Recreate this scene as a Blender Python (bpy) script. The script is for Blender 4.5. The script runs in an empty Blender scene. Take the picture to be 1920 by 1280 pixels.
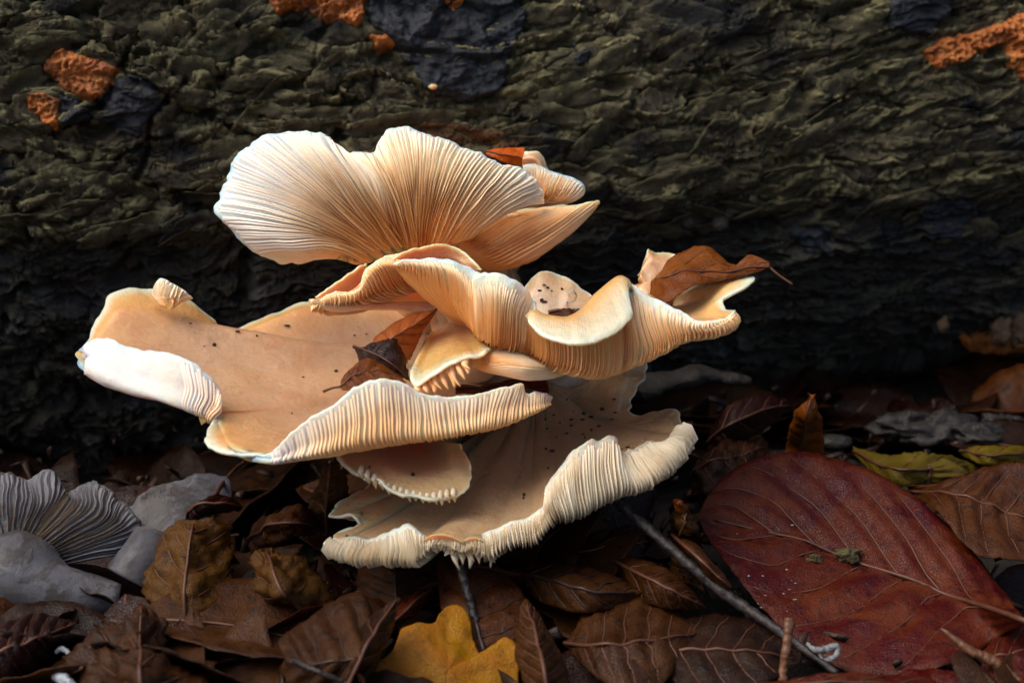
import bpy, math, random
import numpy as np
from mathutils import Vector

# ------------------------------------------------------------------ camera, world, sun, exposure
SC = bpy.context.scene
COL = SC.collection
RNG = random.Random(7)
NPR = np.random.RandomState(11)

PITCH = math.radians(15.0)
CAM = np.array([0.0, -0.42, 0.16])
TANW = 0.675                      # frame width / distance
FW = np.array([0.0, math.cos(PITCH), -math.sin(PITCH)])
UP = np.array([0.0, math.sin(PITCH), math.cos(PITCH)])
RT = np.array([1.0, 0.0, 0.0])

cam_d = bpy.data.cameras.new("camera")
cam = bpy.data.objects.new("camera", cam_d)
COL.objects.link(cam)
cam.location = CAM
cam.rotation_euler = (math.pi / 2 - PITCH, 0, 0)
cam_d.sensor_width = 36.0
cam_d.lens = 36.0 / TANW
cam_d.clip_start = 0.01
cam_d.clip_end = 200.0
cam_d.dof.use_dof = True
cam_d.dof.focus_distance = 0.385
cam_d.dof.aperture_fstop = 18.0
SC.camera = cam

SUN_EL = math.radians(56)
SUN_AZ = math.radians(-112)        # from +Y, clockwise seen from above: behind the camera, to its left
SUN_STRENGTH = 1.15
SKY_STRENGTH = 0.078
wd = bpy.data.worlds.new("World")
SC.world = wd
wd.use_nodes = True
nt = wd.node_tree
sky = nt.nodes.new("ShaderNodeTexSky")
sky.sky_type = 'NISHITA'
sky.sun_disc = False
sky.sun_elevation = SUN_EL
sky.sun_rotation = SUN_AZ
sky.air_density = 0.8
sky.dust_density = 5.0
sky.ozone_density = 0.2
bg = nt.nodes["Background"]
bg.inputs[1].default_value = SKY_STRENGTH
nt.links.new(sky.outputs[0], bg.inputs[0])

sd = bpy.data.lights.new("sun", 'SUN')
sd.energy = SUN_STRENGTH
sd.angle = math.radians(55)
sd.color = (1.0, 0.95, 0.88)
so = bpy.data.objects.new("sun", sd)
COL.objects.link(so)
sdir = Vector((math.sin(SUN_AZ) * math.cos(SUN_EL), math.cos(SUN_AZ) * math.cos(SUN_EL), math.sin(SUN_EL)))
so.rotation_euler = sdir.to_track_quat('Z', 'Y').to_euler()
so.location = sdir * 3

SC.view_settings.view_transform = 'Standard'
SC.view_settings.look = 'None'
SC.view_settings.gamma = 1.0
SC.view_settings.exposure = 1.15
SC.view_settings.use_curve_mapping = False
SC.cycles.use_denoising = True
SC.cycles.max_bounces = 10

# ------------------------------------------------------------------ helpers: space
def P(px, py, d):
    """a point seen at photo pixel (px,py), d centimetres beyond the plane 0.40 m from the lens"""
    t = 0.40 + 0.01 * d
    return CAM + t * (FW + RT * ((px - 960) / 1920 * TANW) + UP * ((640 - py) / 1920 * TANW))

def G(px, py, h=0.0):
    """the point seen at (px,py) that is h cm above the ground"""
    r = FW + RT * ((px - 960) / 1920 * TANW) + UP * ((640 - py) / 1920 * TANW)
    return CAM + r * ((0.01 * h - CAM[2]) / r[2])

def proj(p):
    q = np.asarray(p) - CAM
    t = q @ FW
    return 960 + (q @ RT) / t / TANW * 1920, 640 - (q @ UP) / t / TANW * 1920, t

# ------------------------------------------------------------------ helpers: noise
_perm = np.random.RandomState(3).permutation(256)
_perm = np.concatenate([_perm, _perm, _perm])
_gr = np.random.RandomState(5).normal(size=(256, 3))
_gr /= np.linalg.norm(_gr, axis=1)[:, None]

def perlin(p):
    p = np.asarray(p, dtype=np.float64)
    i = np.floor(p).astype(np.int64)
    f = p - i
    i &= 255
    w = f * f * f * (f * (f * 6 - 15) + 10)
    out = 0
    for dx in (0, 1):
        wx = w[..., 0] if dx else 1 - w[..., 0]
        for dy in (0, 1):
            wy = w[..., 1] if dy else 1 - w[..., 1]
            for dz in (0, 1):
                wz = w[..., 2] if dz else 1 - w[..., 2]
                h = _perm[_perm[_perm[(i[..., 0] + dx) & 255] + ((i[..., 1] + dy) & 255)] + ((i[..., 2] + dz) & 255)]
                g = _gr[h]
                out = out + wx * wy * wz * (g[..., 0] * (f[..., 0] - dx) + g[..., 1] * (f[..., 1] - dy) + g[..., 2] * (f[..., 2] - dz))
    return out * 1.5

def fbm(p, oct=4, gain=0.5):
    p = np.asarray(p, dtype=np.float64)
    a, s, o = 1.0, 0.0, 0
    for k in range(oct):
        o = o + a * perlin(p * (2.03 ** k) + 17.3 * k)
        s += a
        a *= gain
    return o / s

def sstep(a, b, x):
    t = np.clip((x - a) / (b - a), 0, 1)
    return t * t * (3 - 2 * t)

# ------------------------------------------------------------------ helpers: objects
def tag(o, label=None, cat=None, group=None, kind=None):
    if label: o["label"] = label
    if cat: o["category"] = cat
    if group: o["group"] = group
    if kind: o["kind"] = kind
    return o

def root(name, loc, label, cat, group=None):
    o = bpy.data.objects.new(name, None)
    o.location = loc
    o.empty_display_size = 0.01
    COL.objects.link(o)
    return tag(o, label, cat, group)

def mesh_obj(name, verts, faces, mat, parent=None, uv=None, smooth=True, attrs=None):
    verts = np.asarray(verts, dtype=np.float64)
    if parent is not None:
        q = parent
        off = np.zeros(3)
        while q is not None:
            off = off + np.array(q.location)
            q = q.parent
        verts = verts - off
    me = bpy.data.meshes.new(name)
    if isinstance(faces, np.ndarray):
        n, k = faces.shape
        me.vertices.add(len(verts))
        me.vertices.foreach_set("co", verts.astype(np.float32).ravel())
        me.loops.add(n * k)
        me.loops.foreach_set("vertex_index", faces.astype(np.int32).ravel())
        me.polygons.add(n)
        me.polygons.foreach_set("loop_start", np.arange(0, n * k, k, dtype=np.int32))
        me.update(calc_edges=True)
    else:
        me.from_pydata(verts.tolist(), [], faces)
    if smooth:
        me.polygons.foreach_set("use_smooth", np.ones(len(me.polygons), dtype=bool))
    if uv is not None:
        li = np.empty(len(me.loops), dtype=np.int32)
        me.loops.foreach_get("vertex_index", li)
        l = me.uv_layers.new(name="UVMap")
        l.data.foreach_set("uv", np.asarray(uv, dtype=np.float32)[li].ravel())
    if attrs:
        for k, a in attrs.items():
            at = me.attributes.new(k, 'FLOAT', 'POINT')
            at.data.foreach_set("value", np.asarray(a, dtype=np.float32).ravel())
    if mat is not None:
        me.materials.append(mat)
    o = bpy.data.objects.new(name, me)
    COL.objects.link(o)
    if parent is not None:
        o.parent = parent
    return o

def grid_faces(nu, nv, base=0, flip=False, wrap=False):
    u = np.arange(nu if wrap else nu - 1)
    v = np.arange(nv - 1)
    uu, vv = np.meshgrid(u, v, indexing='ij')
    u2 = (uu + 1) % nu
    a = uu * nv + vv; b = u2 * nv + vv; c = u2 * nv + vv + 1; d = uu * nv + vv + 1
    f = np.stack([a, b, c, d], -1).reshape(-1, 4) + base
    return f[:, ::-1] if flip else f

def shell_faces(nu, nv):
    """faces of two stacked grids (first, second) closed round the border"""
    n = nu * nv
    F = [grid_faces(nu, nv), grid_faces(nu, nv, n, True)]
    def strip(idx, fl):
        a = idx[:-1]; b = idx[1:]
        f = np.stack([a, a + n, b + n, b], -1)
        return f[:, ::-1] if fl else f
    F.append(strip(np.arange(nu) * nv, False))
    F.append(strip(np.arange(nu) * nv + nv - 1, True))
    F.append(strip(np.arange(nv), True))
    F.append(strip((nu - 1) * nv + np.arange(nv), False))
    return np.concatenate(F)

def crm(ctrl, t):
    """Catmull-Rom along axis 0 of ctrl at parameters t (0..n-1)"""
    ctrl = np.asarray(ctrl, dtype=np.float64)
    n = len(ctrl)
    ext = np.concatenate([[2 * ctrl[0] - ctrl[1]], ctrl, [2 * ctrl[-1] - ctrl[-2]]])
    i = np.clip(np.floor(t).astype(int), 0, n - 2)
    f = (t - i).reshape((-1,) + (1,) * (ctrl.ndim - 1))
    p0, p1, p2, p3 = ext[i], ext[i + 1], ext[i + 2], ext[i + 3]
    return 0.5 * (2 * p1 + (p2 - p0) * f + (2 * p0 - 5 * p1 + 4 * p2 - p3) * f ** 2 + (3 * p1 - p0 - 3 * p2 + p3) * f ** 3)

def normals(S):
    du = np.gradient(S, axis=0)
    dv = np.gradient(S, axis=1)
    n = np.cross(du, dv)
    l = np.linalg.norm(n, axis=-1, keepdims=True)
    n = n / np.maximum(l, 1e-12)
    return n

def blur_n(n, k=1):
    for _ in range(k):
        a = np.pad(n, ((1, 1), (1, 1), (0, 0)), mode='edge')
        n = (a[:-2, 1:-1] + a[2:, 1:-1] + a[1:-1, :-2] + a[1:-1, 2:] + 2 * a[1:-1, 1:-1])
        n = n / np.maximum(np.linalg.norm(n, axis=-1, keepdims=True), 1e-12)
    return n

def tube(name, pts, radii, mat, parent=None, sides=10, n=28, rough=0.0, seed=0.0, flat=1.0):
    pts = np.asarray(pts, dtype=np.float64)
    t = np.linspace(0, len(pts) - 1, n)
    C = crm(pts, t)
    R = np.interp(t, np.linspace(0, len(pts) - 1, len(radii)), radii)
    T = np.gradient(C, axis=0)
    T /= np.linalg.norm(T, axis=1)[:, None]
    ref = np.array([0.31, 0.2, 0.93])
    if abs(T[0] @ ref) > 0.9: ref = np.array([1.0, 0.1, 0])
    A = np.cross(T, ref); A /= np.linalg.norm(A, axis=1)[:, None]
    B = np.cross(T, A)
    an = np.linspace(0, 2 * math.pi, sides, endpoint=False)
    ring = A[:, None] * np.cos(an)[None, :, None] + B[:, None] * np.sin(an)[None, :, None] * flat
    V = C[:, None] + ring * R[:, None, None]
    if rough:
        V = V + ring * (fbm(V * (0.9 / max(radii)) + seed, 3) * rough * R[:, None])[..., None]
    V = V.reshape(-1, 3)
    F = []
    for i in range(n - 1):
        for j in range(sides):
            k = (j + 1) % sides
            F.append((i * sides + j, i * sides + k, (i + 1) * sides + k, (i + 1) * sides + j))
    F.append(tuple(range(sides))[::-1])
    F.append(tuple((n - 1) * sides + j for j in range(sides)))
    uv = np.stack([np.repeat(np.arange(n) / n, sides), np.tile(np.arange(sides) / sides, n)], -1)
    return mesh_obj(name, V, F, mat, parent, uv=uv)

# ------------------------------------------------------------------ materials
def new_mat(name):
    m = bpy.data.materials.new(name)
    m.use_nodes = True
    t = m.node_tree
    return m, t, t.nodes["Principled BSDF"]

def N(t, kind, **kw):
    n = t.nodes.new(kind)
    for k, v in kw.items():
        if k.startswith('in_'):
            n.inputs[k[3:].replace('_', ' ')].default_value = v
        else:
            setattr(n, k, v)
    return n

def ramp(t, stops, fac=None):
    r = t.nodes.new("ShaderNodeValToRGB")
    e = r.color_ramp.elements
    while len(e) < len(stops): e.new(0.5)
    for el, (p, c) in zip(e, stops):
        el.position = p
        el.color = (c[0], c[1], c[2], 1) if not isinstance(c, (int, float)) else (c, c, c, 1)
    if fac is not None: t.links.new(fac, r.inputs[0])
    return r

def noise(t, scale, detail=6, rough=0.6, vec=None, dist=0.0):
    n = t.nodes.new("ShaderNodeTexNoise")
    n.inputs["Scale"].default_value = scale
    n.inputs["Detail"].default_value = detail
    n.inputs["Roughness"].default_value = rough
    n.inputs["Distortion"].default_value = dist
    if vec is not None: t.links.new(vec, n.inputs["Vector"])
    return n

def mix(t, a, b, fac, mode='MIX'):
    m = t.nodes.new("ShaderNodeMix")
    m.data_type = 'RGBA'
    m.blend_type = mode
    for sock, val in ((m.inputs[0], fac), (m.inputs[6], a), (m.inputs[7], b)):
        if hasattr(val, 'is_linked'): t.links.new(val, sock)
        elif isinstance(val, (int, float)): sock.default_value = val
        else: sock.default_value = (val[0], val[1], val[2], 1)
    return m.outputs[2]

def geo(t):
    return t.nodes.new("ShaderNodeNewGeometry").outputs["Position"]

def stretch(t, vec, s):
    m = t.nodes.new("ShaderNodeMapping")
    m.inputs["Scale"].default_value = s
    t.links.new(vec, m.inputs["Vector"])
    return m.outputs[0]

def bump(t, bsdf, h, strength=0.4, dist=0.001, chain=None):
    b = t.nodes.new("ShaderNodeBump")
    b.inputs["Strength"].default_value = strength
    b.inputs["Distance"].default_value = dist
    t.links.new(h, b.inputs["Height"])
    if chain is not None: t.links.new(chain, b.inputs["Normal"])
    t.links.new(b.outputs[0], bsdf.inputs["Normal"])
    return b.outputs[0]

def flesh_mat(name, inner, mid, rim, rough=0.27, sss=0.75, fine=1.0, spec=0.55, r0=0.90, r1=0.99, warm=None, coat=0.6, mottle=None):
    m, t, b = new_mat(name)
    uv = t.nodes.new("ShaderNodeUVMap").outputs[0]
    sp = t.nodes.new("ShaderNodeSeparateXYZ"); t.links.new(uv, sp.inputs[0])
    pos = geo(t)
    n1 = noise(t, 35, 5, 0.6, pos)
    nb = noise(t, 17, 3, 0.5, pos)
    md = N(t, "ShaderNodeMath", operation='MULTIPLY_ADD'); md.inputs[1].default_value = 0.14; 
    t.links.new(n1.outputs[0], md.inputs[0]); t.links.new(sp.outputs[1], md.inputs[2])
    sb = N(t, "ShaderNodeMath", operation='SUBTRACT'); sb.inputs[1].default_value = 0.07
    t.links.new(md.outputs[0], sb.inputs[0])
    r = ramp(t, [(0.0, inner), (0.5, mid), (r0 - 0.12, warm or mid), (r0, warm or mid), (r1, rim)], sb.outputs[0])  # warm: translucent glow near the folds, put into the colour
    # radial fibre streaks and blotches
    st = noise(t, 1.0, 4, 0.6, stretch(t, uv, (420, 9, 1)))
    c = mix(t, r.outputs[0], (0.62, 0.40, 0.24), ramp(t, [(0.50, 0.0), (0.75, 0.55)], st.outputs[0]).outputs[0], 'MULTIPLY')
    n2 = noise(t, 90, 4, 0.65, pos)
    c = mix(t, c, (0.86, 0.74, 0.62), ramp(t, [(0.46, 0.0), (0.70, 0.6)], n2.outputs[0]).outputs[0], 'MULTIPLY')
    c = mix(t, c, (0.72, 0.60, 0.56), ramp(t, [(0.42, 0.0), (0.66, 0.6)], nb.outputs[0]).outputs[0], 'MULTIPLY')
    n3 = noise(t, 900, 2, 0.5, pos)
    c = mix(t, c, (0.16, 0.09, 0.05), ramp(t, [(0.72, 0.0), (0.80, 0.55)], n3.outputs[0]).outputs[0])
    pa = N(t, "ShaderNodeAttribute", attribute_name="pale").outputs["Fac"]
    c = mix(t, c, (0.70, 0.705, 0.71), pa)
    if mottle:
        nm = noise(t, 48, 8, 0.75, pos, 0.8)
        c = mix(t, c, mottle, ramp(t, [(0.47, 0.0), (0.54, 0.8)], nm.outputs[0]).outputs[0])
    b.inputs["Coat Weight"].default_value = coat
    b.inputs["Coat Roughness"].default_value = 0.16
    t.links.new(c, b.inputs["Base Color"])
    b.inputs["Roughness"].default_value = rough
    t.links.new(ramp(t, [(0.3, max(rough - 0.12, 0.1)), (0.7, rough + 0.25)], n1.outputs[0]).outputs[0], b.inputs["Roughness"])
    b.inputs["Subsurface Weight"].default_value = sss
    b.inputs["Subsurface Radius"].default_value = (1.0, 0.42, 0.16)
    b.inputs["Subsurface Scale"].default_value = 0.006
    b.inputs["Specular IOR Level"].default_value = spec
    n4 = noise(t, 380, 4, 0.6, pos)
    h = mix(t, n4.outputs[0], st.outputs[0], 0.5)
    b1_ = bump(t, b, h, 0.45 * fine, 0.0007)
    bump(t, b, n2.outputs[0], 0.5, 0.002, b1_)
    return m

M = {}
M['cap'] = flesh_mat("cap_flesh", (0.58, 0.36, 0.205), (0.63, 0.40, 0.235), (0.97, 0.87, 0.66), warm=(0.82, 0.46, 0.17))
M['cap_tan'] = flesh_mat("cap_flesh_tan", (0.47, 0.325, 0.19), (0.47, 0.33, 0.195), (0.80, 0.70, 0.53), r0=0.955, warm=(0.55, 0.37, 0.19))
M['cap_pale'] = flesh_mat("cap_flesh_pale", (0.60, 0.46, 0.31), (0.68, 0.53, 0.37), (0.90, 0.80, 0.64))
M['cap_white'] = flesh_mat("cap_flesh_white", (0.74, 0.46, 0.24), (0.80, 0.55, 0.32), (0.94, 0.88, 0.76))
M['cap_brown'] = flesh_mat("cap_flesh_brown", (0.52, 0.28, 0.13), (0.60, 0.35, 0.175), (0.88, 0.68, 0.42))
M['cap_grey'] = flesh_mat("cap_flesh_grey", (0.080, 0.082, 0.097), (0.100, 0.106, 0.128), (0.145, 0.160, 0.190), sss=0.2, rough=0.45, fine=2.2, mottle=(0.030, 0.024, 0.021), coat=0.15, spec=0.4)
M['under'] = flesh_mat("underside_flesh", (0.88, 0.42, 0.13), (0.93, 0.54, 0.23), (0.95, 0.89, 0.78), rough=0.45, sss=1.0, r0=0.87, r1=0.985, warm=(0.94, 0.60, 0.29), coat=0.0)  # orange glow through thin flesh, put into the base colour
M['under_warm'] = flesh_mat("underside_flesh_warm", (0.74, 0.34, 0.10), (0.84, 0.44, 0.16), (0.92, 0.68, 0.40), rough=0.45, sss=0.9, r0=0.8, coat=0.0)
M['under_pale'] = flesh_mat("underside_flesh_pale", (0.46, 0.31, 0.17), (0.50, 0.36, 0.22), (0.74, 0.67, 0.56), rough=0.45, sss=0.8, r0=0.80, coat=0.0)  # underside of the lowest caps, their shade put into the colour
M['under_grey'] = M['cap_grey']

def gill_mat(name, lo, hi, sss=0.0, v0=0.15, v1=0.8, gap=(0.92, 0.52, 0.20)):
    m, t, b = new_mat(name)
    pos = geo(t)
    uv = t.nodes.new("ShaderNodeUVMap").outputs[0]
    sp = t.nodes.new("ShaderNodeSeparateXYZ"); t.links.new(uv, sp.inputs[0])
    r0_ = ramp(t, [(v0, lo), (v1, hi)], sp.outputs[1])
    deep = mix(t, r0_.outputs[0], gap, ramp(t, [(v0, 0.7), (v1, 0.2)], sp.outputs[1]).outputs[0])  # deeper tone between gills, with translucent glow put into the colour
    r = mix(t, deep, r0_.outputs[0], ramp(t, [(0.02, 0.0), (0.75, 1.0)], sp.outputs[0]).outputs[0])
    n = noise(t, 120, 4, 0.6, pos)
    c = mix(t, r, (0.80, 0.62, 0.42), ramp(t, [(0.5, 0.0), (0.75, 0.5)], n.outputs[0]).outputs[0], 'MULTIPLY')
    pa = N(t, "ShaderNodeAttribute", attribute_name="pale").outputs["Fac"]
    c = mix(t, c, (0.70, 0.705, 0.71), pa)
    t.links.new(c, b.inputs["Base Color"])
    b.inputs["Roughness"].default_value = 0.45
    b.inputs["Subsurface Weight"].default_value = sss
    b.inputs["Subsurface Radius"].default_value = (1.0, 0.45, 0.17)
    b.inputs["Subsurface Scale"].default_value = 0.003
    b.inputs["Specular IOR Level"].default_value = 0.35
    bump(t, b, noise(t, 600, 3, 0.6, pos).outputs[0], 0.2, 0.0003)
    return m
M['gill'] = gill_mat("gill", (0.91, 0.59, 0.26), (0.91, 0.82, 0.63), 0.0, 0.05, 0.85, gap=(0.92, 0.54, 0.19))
M['gill_pale'] = gill_mat("gill_pale", (0.58, 0.46, 0.27), (0.76, 0.68, 0.52), 0.0, gap=(0.40, 0.25, 0.12))  # beige gills of the lowest caps, darkened to carry their shade
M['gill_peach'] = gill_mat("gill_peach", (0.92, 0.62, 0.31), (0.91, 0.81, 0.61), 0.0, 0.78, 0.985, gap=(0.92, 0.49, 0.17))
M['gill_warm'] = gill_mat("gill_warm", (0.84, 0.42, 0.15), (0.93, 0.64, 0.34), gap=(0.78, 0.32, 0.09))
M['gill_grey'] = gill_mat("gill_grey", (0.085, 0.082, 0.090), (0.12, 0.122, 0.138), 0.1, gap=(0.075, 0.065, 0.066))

def leaf_mat(name, c1, c2, spot, rough=0.42, spotamt=0.8, spec=0.22, lum=0.185):
    m, t, b = new_mat(name)
    oi = t.nodes.new("ShaderNodeObjectInfo")
    tc = t.nodes.new("ShaderNodeTexCoord")
    add = N(t, "ShaderNodeVectorMath", operation='ADD')
    t.links.new(geo(t), add.inputs[0])
    sc = N(t, "ShaderNodeVectorMath", operation='SCALE'); sc.inputs["Scale"].default_value = 3.0
    cx = t.nodes.new("ShaderNodeCombineXYZ"); t.links.new(oi.outputs["Random"], cx.inputs[0])
    t.links.new(cx.outputs[0], sc.inputs[0]); t.links.new(sc.outputs[0], add.inputs[1])
    pos = add.outputs[0]
    n1 = noise(t, 60, 6, 0.65, pos, 0.6)
    c = mix(t, c1, c2, ramp(t, [(0.40, 0.0), (0.60, 1.0)], n1.outputs[0]).outputs[0])
    n2 = noise(t, 330, 5, 0.7, pos, 0.4)
    c = mix(t, c, spot, ramp(t, [(0.53, 0.0), (0.64, spotamt)], n2.outputs[0]).outputs[0])
    uv = t.nodes.new("ShaderNodeUVMap").outputs[0]
    # net of fine veins
    vo = t.nodes.new("ShaderNodeTexVoronoi"); vo.feature = 'DISTANCE_TO_EDGE'; vo.inputs["Scale"].default_value = 1500
    t.links.new(pos, vo.inputs["Vector"])
    vr = ramp(t, [(0.0, 1.0), (0.12, 0.0)], vo.outputs["Distance"])
    c = mix(t, c, (0.5, 0.42, 0.38), mix(t, (0, 0, 0), vr.outputs[0], 0.3), 'MULTIPLY')
    hs = t.nodes.new("ShaderNodeHueSaturation")
    mr = N(t, "ShaderNodeMapRange"); mr.inputs["To Min"].default_value = 0.72 * lum; mr.inputs["To Max"].default_value = 1.2 * lum
    t.links.new(oi.outputs["Random"], mr.inputs[0]); t.links.new(mr.outputs[0], hs.inputs["Value"]); hs.inputs['Saturation'].default_value = 1.3
    t.links.new(c, hs.inputs["Color"])
    t.links.new(hs.outputs[0], b.inputs["Base Color"])
    t.links.new(ramp(t, [(0.3, max(rough - 0.14, 0.05)), (0.7, rough + 0.16)], n1.outputs[0]).outputs[0], b.inputs["Roughness"])
    b.inputs["Specular IOR Level"].default_value = spec
    h = mix(t, n2.outputs[0], vr.outputs[0], 0.10)
    bump(t, b, h, 0.9, 0.0007)
    return m

M['beech'] = leaf_mat("leaf_beech_red", (0.125, 0.020, 0.022), (0.24, 0.050, 0.016), (0.030, 0.009, 0.014), 0.38, 0.6, lum=0.30)
M['maroon'] = leaf_mat("leaf_maroon", (0.060, 0.016, 0.012), (0.10, 0.030, 0.018), (0.02, 0.008, 0.006), 0.34)
M['brown'] = leaf_mat("leaf_brown", (0.150, 0.052, 0.017), (0.25, 0.098, 0.032), (0.035, 0.014, 0.008), 0.46)
M['tan'] = leaf_mat("leaf_tan", (0.24, 0.115, 0.042), (0.33, 0.17, 0.066), (0.07, 0.03, 0.014), 0.5)
M['orange'] = leaf_mat("leaf_orange", (0.21, 0.058, 0.014), (0.30, 0.092, 0.018), (0.035, 0.012, 0.010), 0.40, 0.85)
M['rust'] = leaf_mat("leaf_rust", (0.25, 0.068, 0.014), (0.33, 0.105, 0.022), (0.10, 0.035, 0.012), 0.36, 0.35, lum=0.5)
M['yellow'] = leaf_mat("leaf_yellow", (0.50, 0.235, 0.020), (0.52, 0.185, 0.018), (0.20, 0.085, 0.014), 0.44, 0.6, lum=0.50)
M['olive'] = leaf_mat("leaf_olive", (0.24, 0.165, 0.012), (0.30, 0.21, 0.014), (0.09, 0.05, 0.010), 0.5, 0.4, lum=0.36)
M['pinkbrown'] = leaf_mat("leaf_pinkbrown", (0.36, 0.15, 0.095), (0.44, 0.20, 0.125), (0.18, 0.07, 0.04), 0.4, 0.3, lum=0.95)
M['red'] = leaf_mat("leaf_red", (0.42, 0.075, 0.014), (0.52, 0.11, 0.02), (0.2, 0.03, 0.01), 0.36, 0.3, lum=0.8)
M['dark'] = leaf_mat("leaf_dark", (0.055, 0.020, 0.009), (0.105, 0.038, 0.015), (0.016, 0.008, 0.006), 0.42)
LEAFMATS = ['beech', 'maroon', 'brown', 'brown', 'dark', 'dark', 'maroon', 'orange']

def plain_mat(name, c1, c2, scale, rough=0.6, bstr=0.5, bd=0.001, spec=0.4, detail=7):
    m, t, b = new_mat(name)
    pos = geo(t)
    n = noise(t, scale, detail, 0.65, pos)
    c = mix(t, c1, c2, ramp(t, [(0.35, 0.0), (0.68, 1.0)], n.outputs[0]).outputs[0])
    t.links.new(c, b.inputs["Base Color"])
    b.inputs["Roughness"].default_value = rough
    b.inputs["Specular IOR Level"].default_value = spec
    bump(t, b, noise(t, scale * 4, 5, 0.65, pos).outputs[0], bstr, bd)
    return m
M['twig'] = plain_mat("twig_bark", (0.008, 0.006, 0.006), (0.030, 0.021, 0.018), 160, 0.45)
M['petiole'] = plain_mat("petiole", (0.075, 0.03, 0.014), (0.13, 0.055, 0.024), 200, 0.5, 0.3, 0.0003)
M['vein'] = plain_mat("vein", (0.060, 0.020, 0.011), (0.095, 0.036, 0.018), 200, 0.5, 0.3, 0.0003)
M['vein_dark'] = plain_mat("vein_dark", (0.022, 0.010, 0.007), (0.035, 0.016, 0.010), 200, 0.5, 0.3, 0.0003)
M['soil'] = plain_mat("soil", (0.010, 0.008, 0.006), (0.035, 0.024, 0.016), 90, 0.8, 0.9, 0.004)
M['speck'] = plain_mat("speck_soil", (0.010, 0.007, 0.005), (0.022, 0.014, 0.010), 900, 0.5, 0.5, 0.0003)
M['stone'] = plain_mat("stone", (0.005, 0.004, 0.0035), (0.015, 0.0125, 0.010), 120, 0.6, 0.6, 0.001)
M['wood'] = plain_mat("rotten_wood", (0.008, 0.006, 0.005), (0.034, 0.026, 0.019), 120, 0.65, 0.8, 0.002)
M['knob_tan'] = plain_mat("knob_tan", (0.06, 0.035, 0.018), (0.15, 0.095, 0.05), 240, 0.5, 0.8, 0.001)
M['shell'] = flesh_mat("curl_translucent", (0.42, 0.34, 0.26), (0.50, 0.42, 0.34), (0.60, 0.54, 0.46), rough=0.25)
M['crumb'] = plain_mat("soil_crumb", (0.030, 0.024, 0.008), (0.11, 0.090, 0.028), 500, 0.6, 0.9, 0.001)
M['grit'] = plain_mat("grit", (0.10, 0.10, 0.09), (0.30, 0.31, 0.32), 800, 0.35, 0.4, 0.0003)
M['debris'] = plain_mat("debris", (0.010, 0.006, 0.004), (0.045, 0.021, 0.011), 130, 0.55, 0.6, 0.001)
M['silk'] = plain_mat("spider_silk", (0.35, 0.37, 0.4), (0.5, 0.52, 0.55), 300, 0.3, 0.0, 0.0001)

# ------------------------------------------------------------------ ground
def ground_z(x, y):
    p = np.stack([x, y, np.zeros_like(x)], -1)
    return fbm(p * 14 + 3, 4) * 0.010 - 0.012 - 0.022 * np.exp(-(((x + 0.01) / 0.07) ** 2 + ((y + 0.01) / 0.06) ** 2))

ax = np.concatenate([np.linspace(-60, -0.6, 24), np.linspace(-0.5, 0.5, 150), np.linspace(0.6, 60, 24)])
ay = np.concatenate([np.linspace(-60, -0.5, 24), np.linspace(-0.45, 0.5, 140), np.linspace(0.6, 60, 24)])
gx, gy = np.meshgrid(ax, ay, indexing='ij')
gv = np.stack([gx, gy, ground_z(gx, gy)], -1).reshape(-1, 3)
tag(mesh_obj("ground", gv, grid_faces(len(ax), len(ay)), M['soil']), "dark damp soil under the leaf litter", None, None, "structure")

# ------------------------------------------------------------------ the fallen log
LOG_R, LOG_Z, LOG_Y, LOG_ROT, LOG_TILT = 0.16, 0.113, 0.204, math.radians(13), math.radians(4)
LAX = np.array([math.cos(LOG_ROT) * math.cos(LOG_TILT), math.sin(LOG_ROT) * math.cos(LOG_TILT), math.sin(LOG_TILT)])
LFR = np.array([math.sin(LOG_ROT), -math.cos(LOG_ROT), 0.0])     # towards the camera
LUP = np.cross(LFR, LAX); LUP = LUP / np.linalg.norm(LUP)
LUP = LUP if LUP[2] > 0 else -LUP
LC = np.array([0.0, LOG_Y, LOG_Z])

def log_frame(s, a):
    """smooth log: s along it, a = height along its skin from the foremost line"""
    ph = a / LOG_R
    rad = LFR * np.cos(ph)[..., None] + LUP * np.sin(ph)[..., None]
    return LC + LAX * s[..., None] + rad * LOG_R, rad

def log_hit(px, py, lift=0.0):
    r = FW + RT * ((px - 960) / 1920 * TANW) + UP * ((640 - py) / 1920 * TANW)
    o = CAM - LC
    o2 = o - LAX * (o @ LAX); r2 = r - LAX * (r @ LAX)
    R = LOG_R + lift
    A, B, Cc = r2 @ r2, 2 * o2 @ r2, o2 @ o2 - R * R
    D = B * B - 4 * A * Cc
    if D < 0: D = 0
    t = (-B - math.sqrt(D)) / (2 * A)
    p = CAM + r * t
    q = p - LC
    s = q @ LAX
    ph = math.atan2(q @ LUP, q @ LFR)
    return p, s, ph * LOG_R

def px_of(s, a):
    q, _ = log_frame(s, a)
    d = q - CAM
    t = d @ FW
    return 960 + (d @ RT) / t / TANW * 1920, 640 - (d @ UP) / t / TANW * 1920

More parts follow.
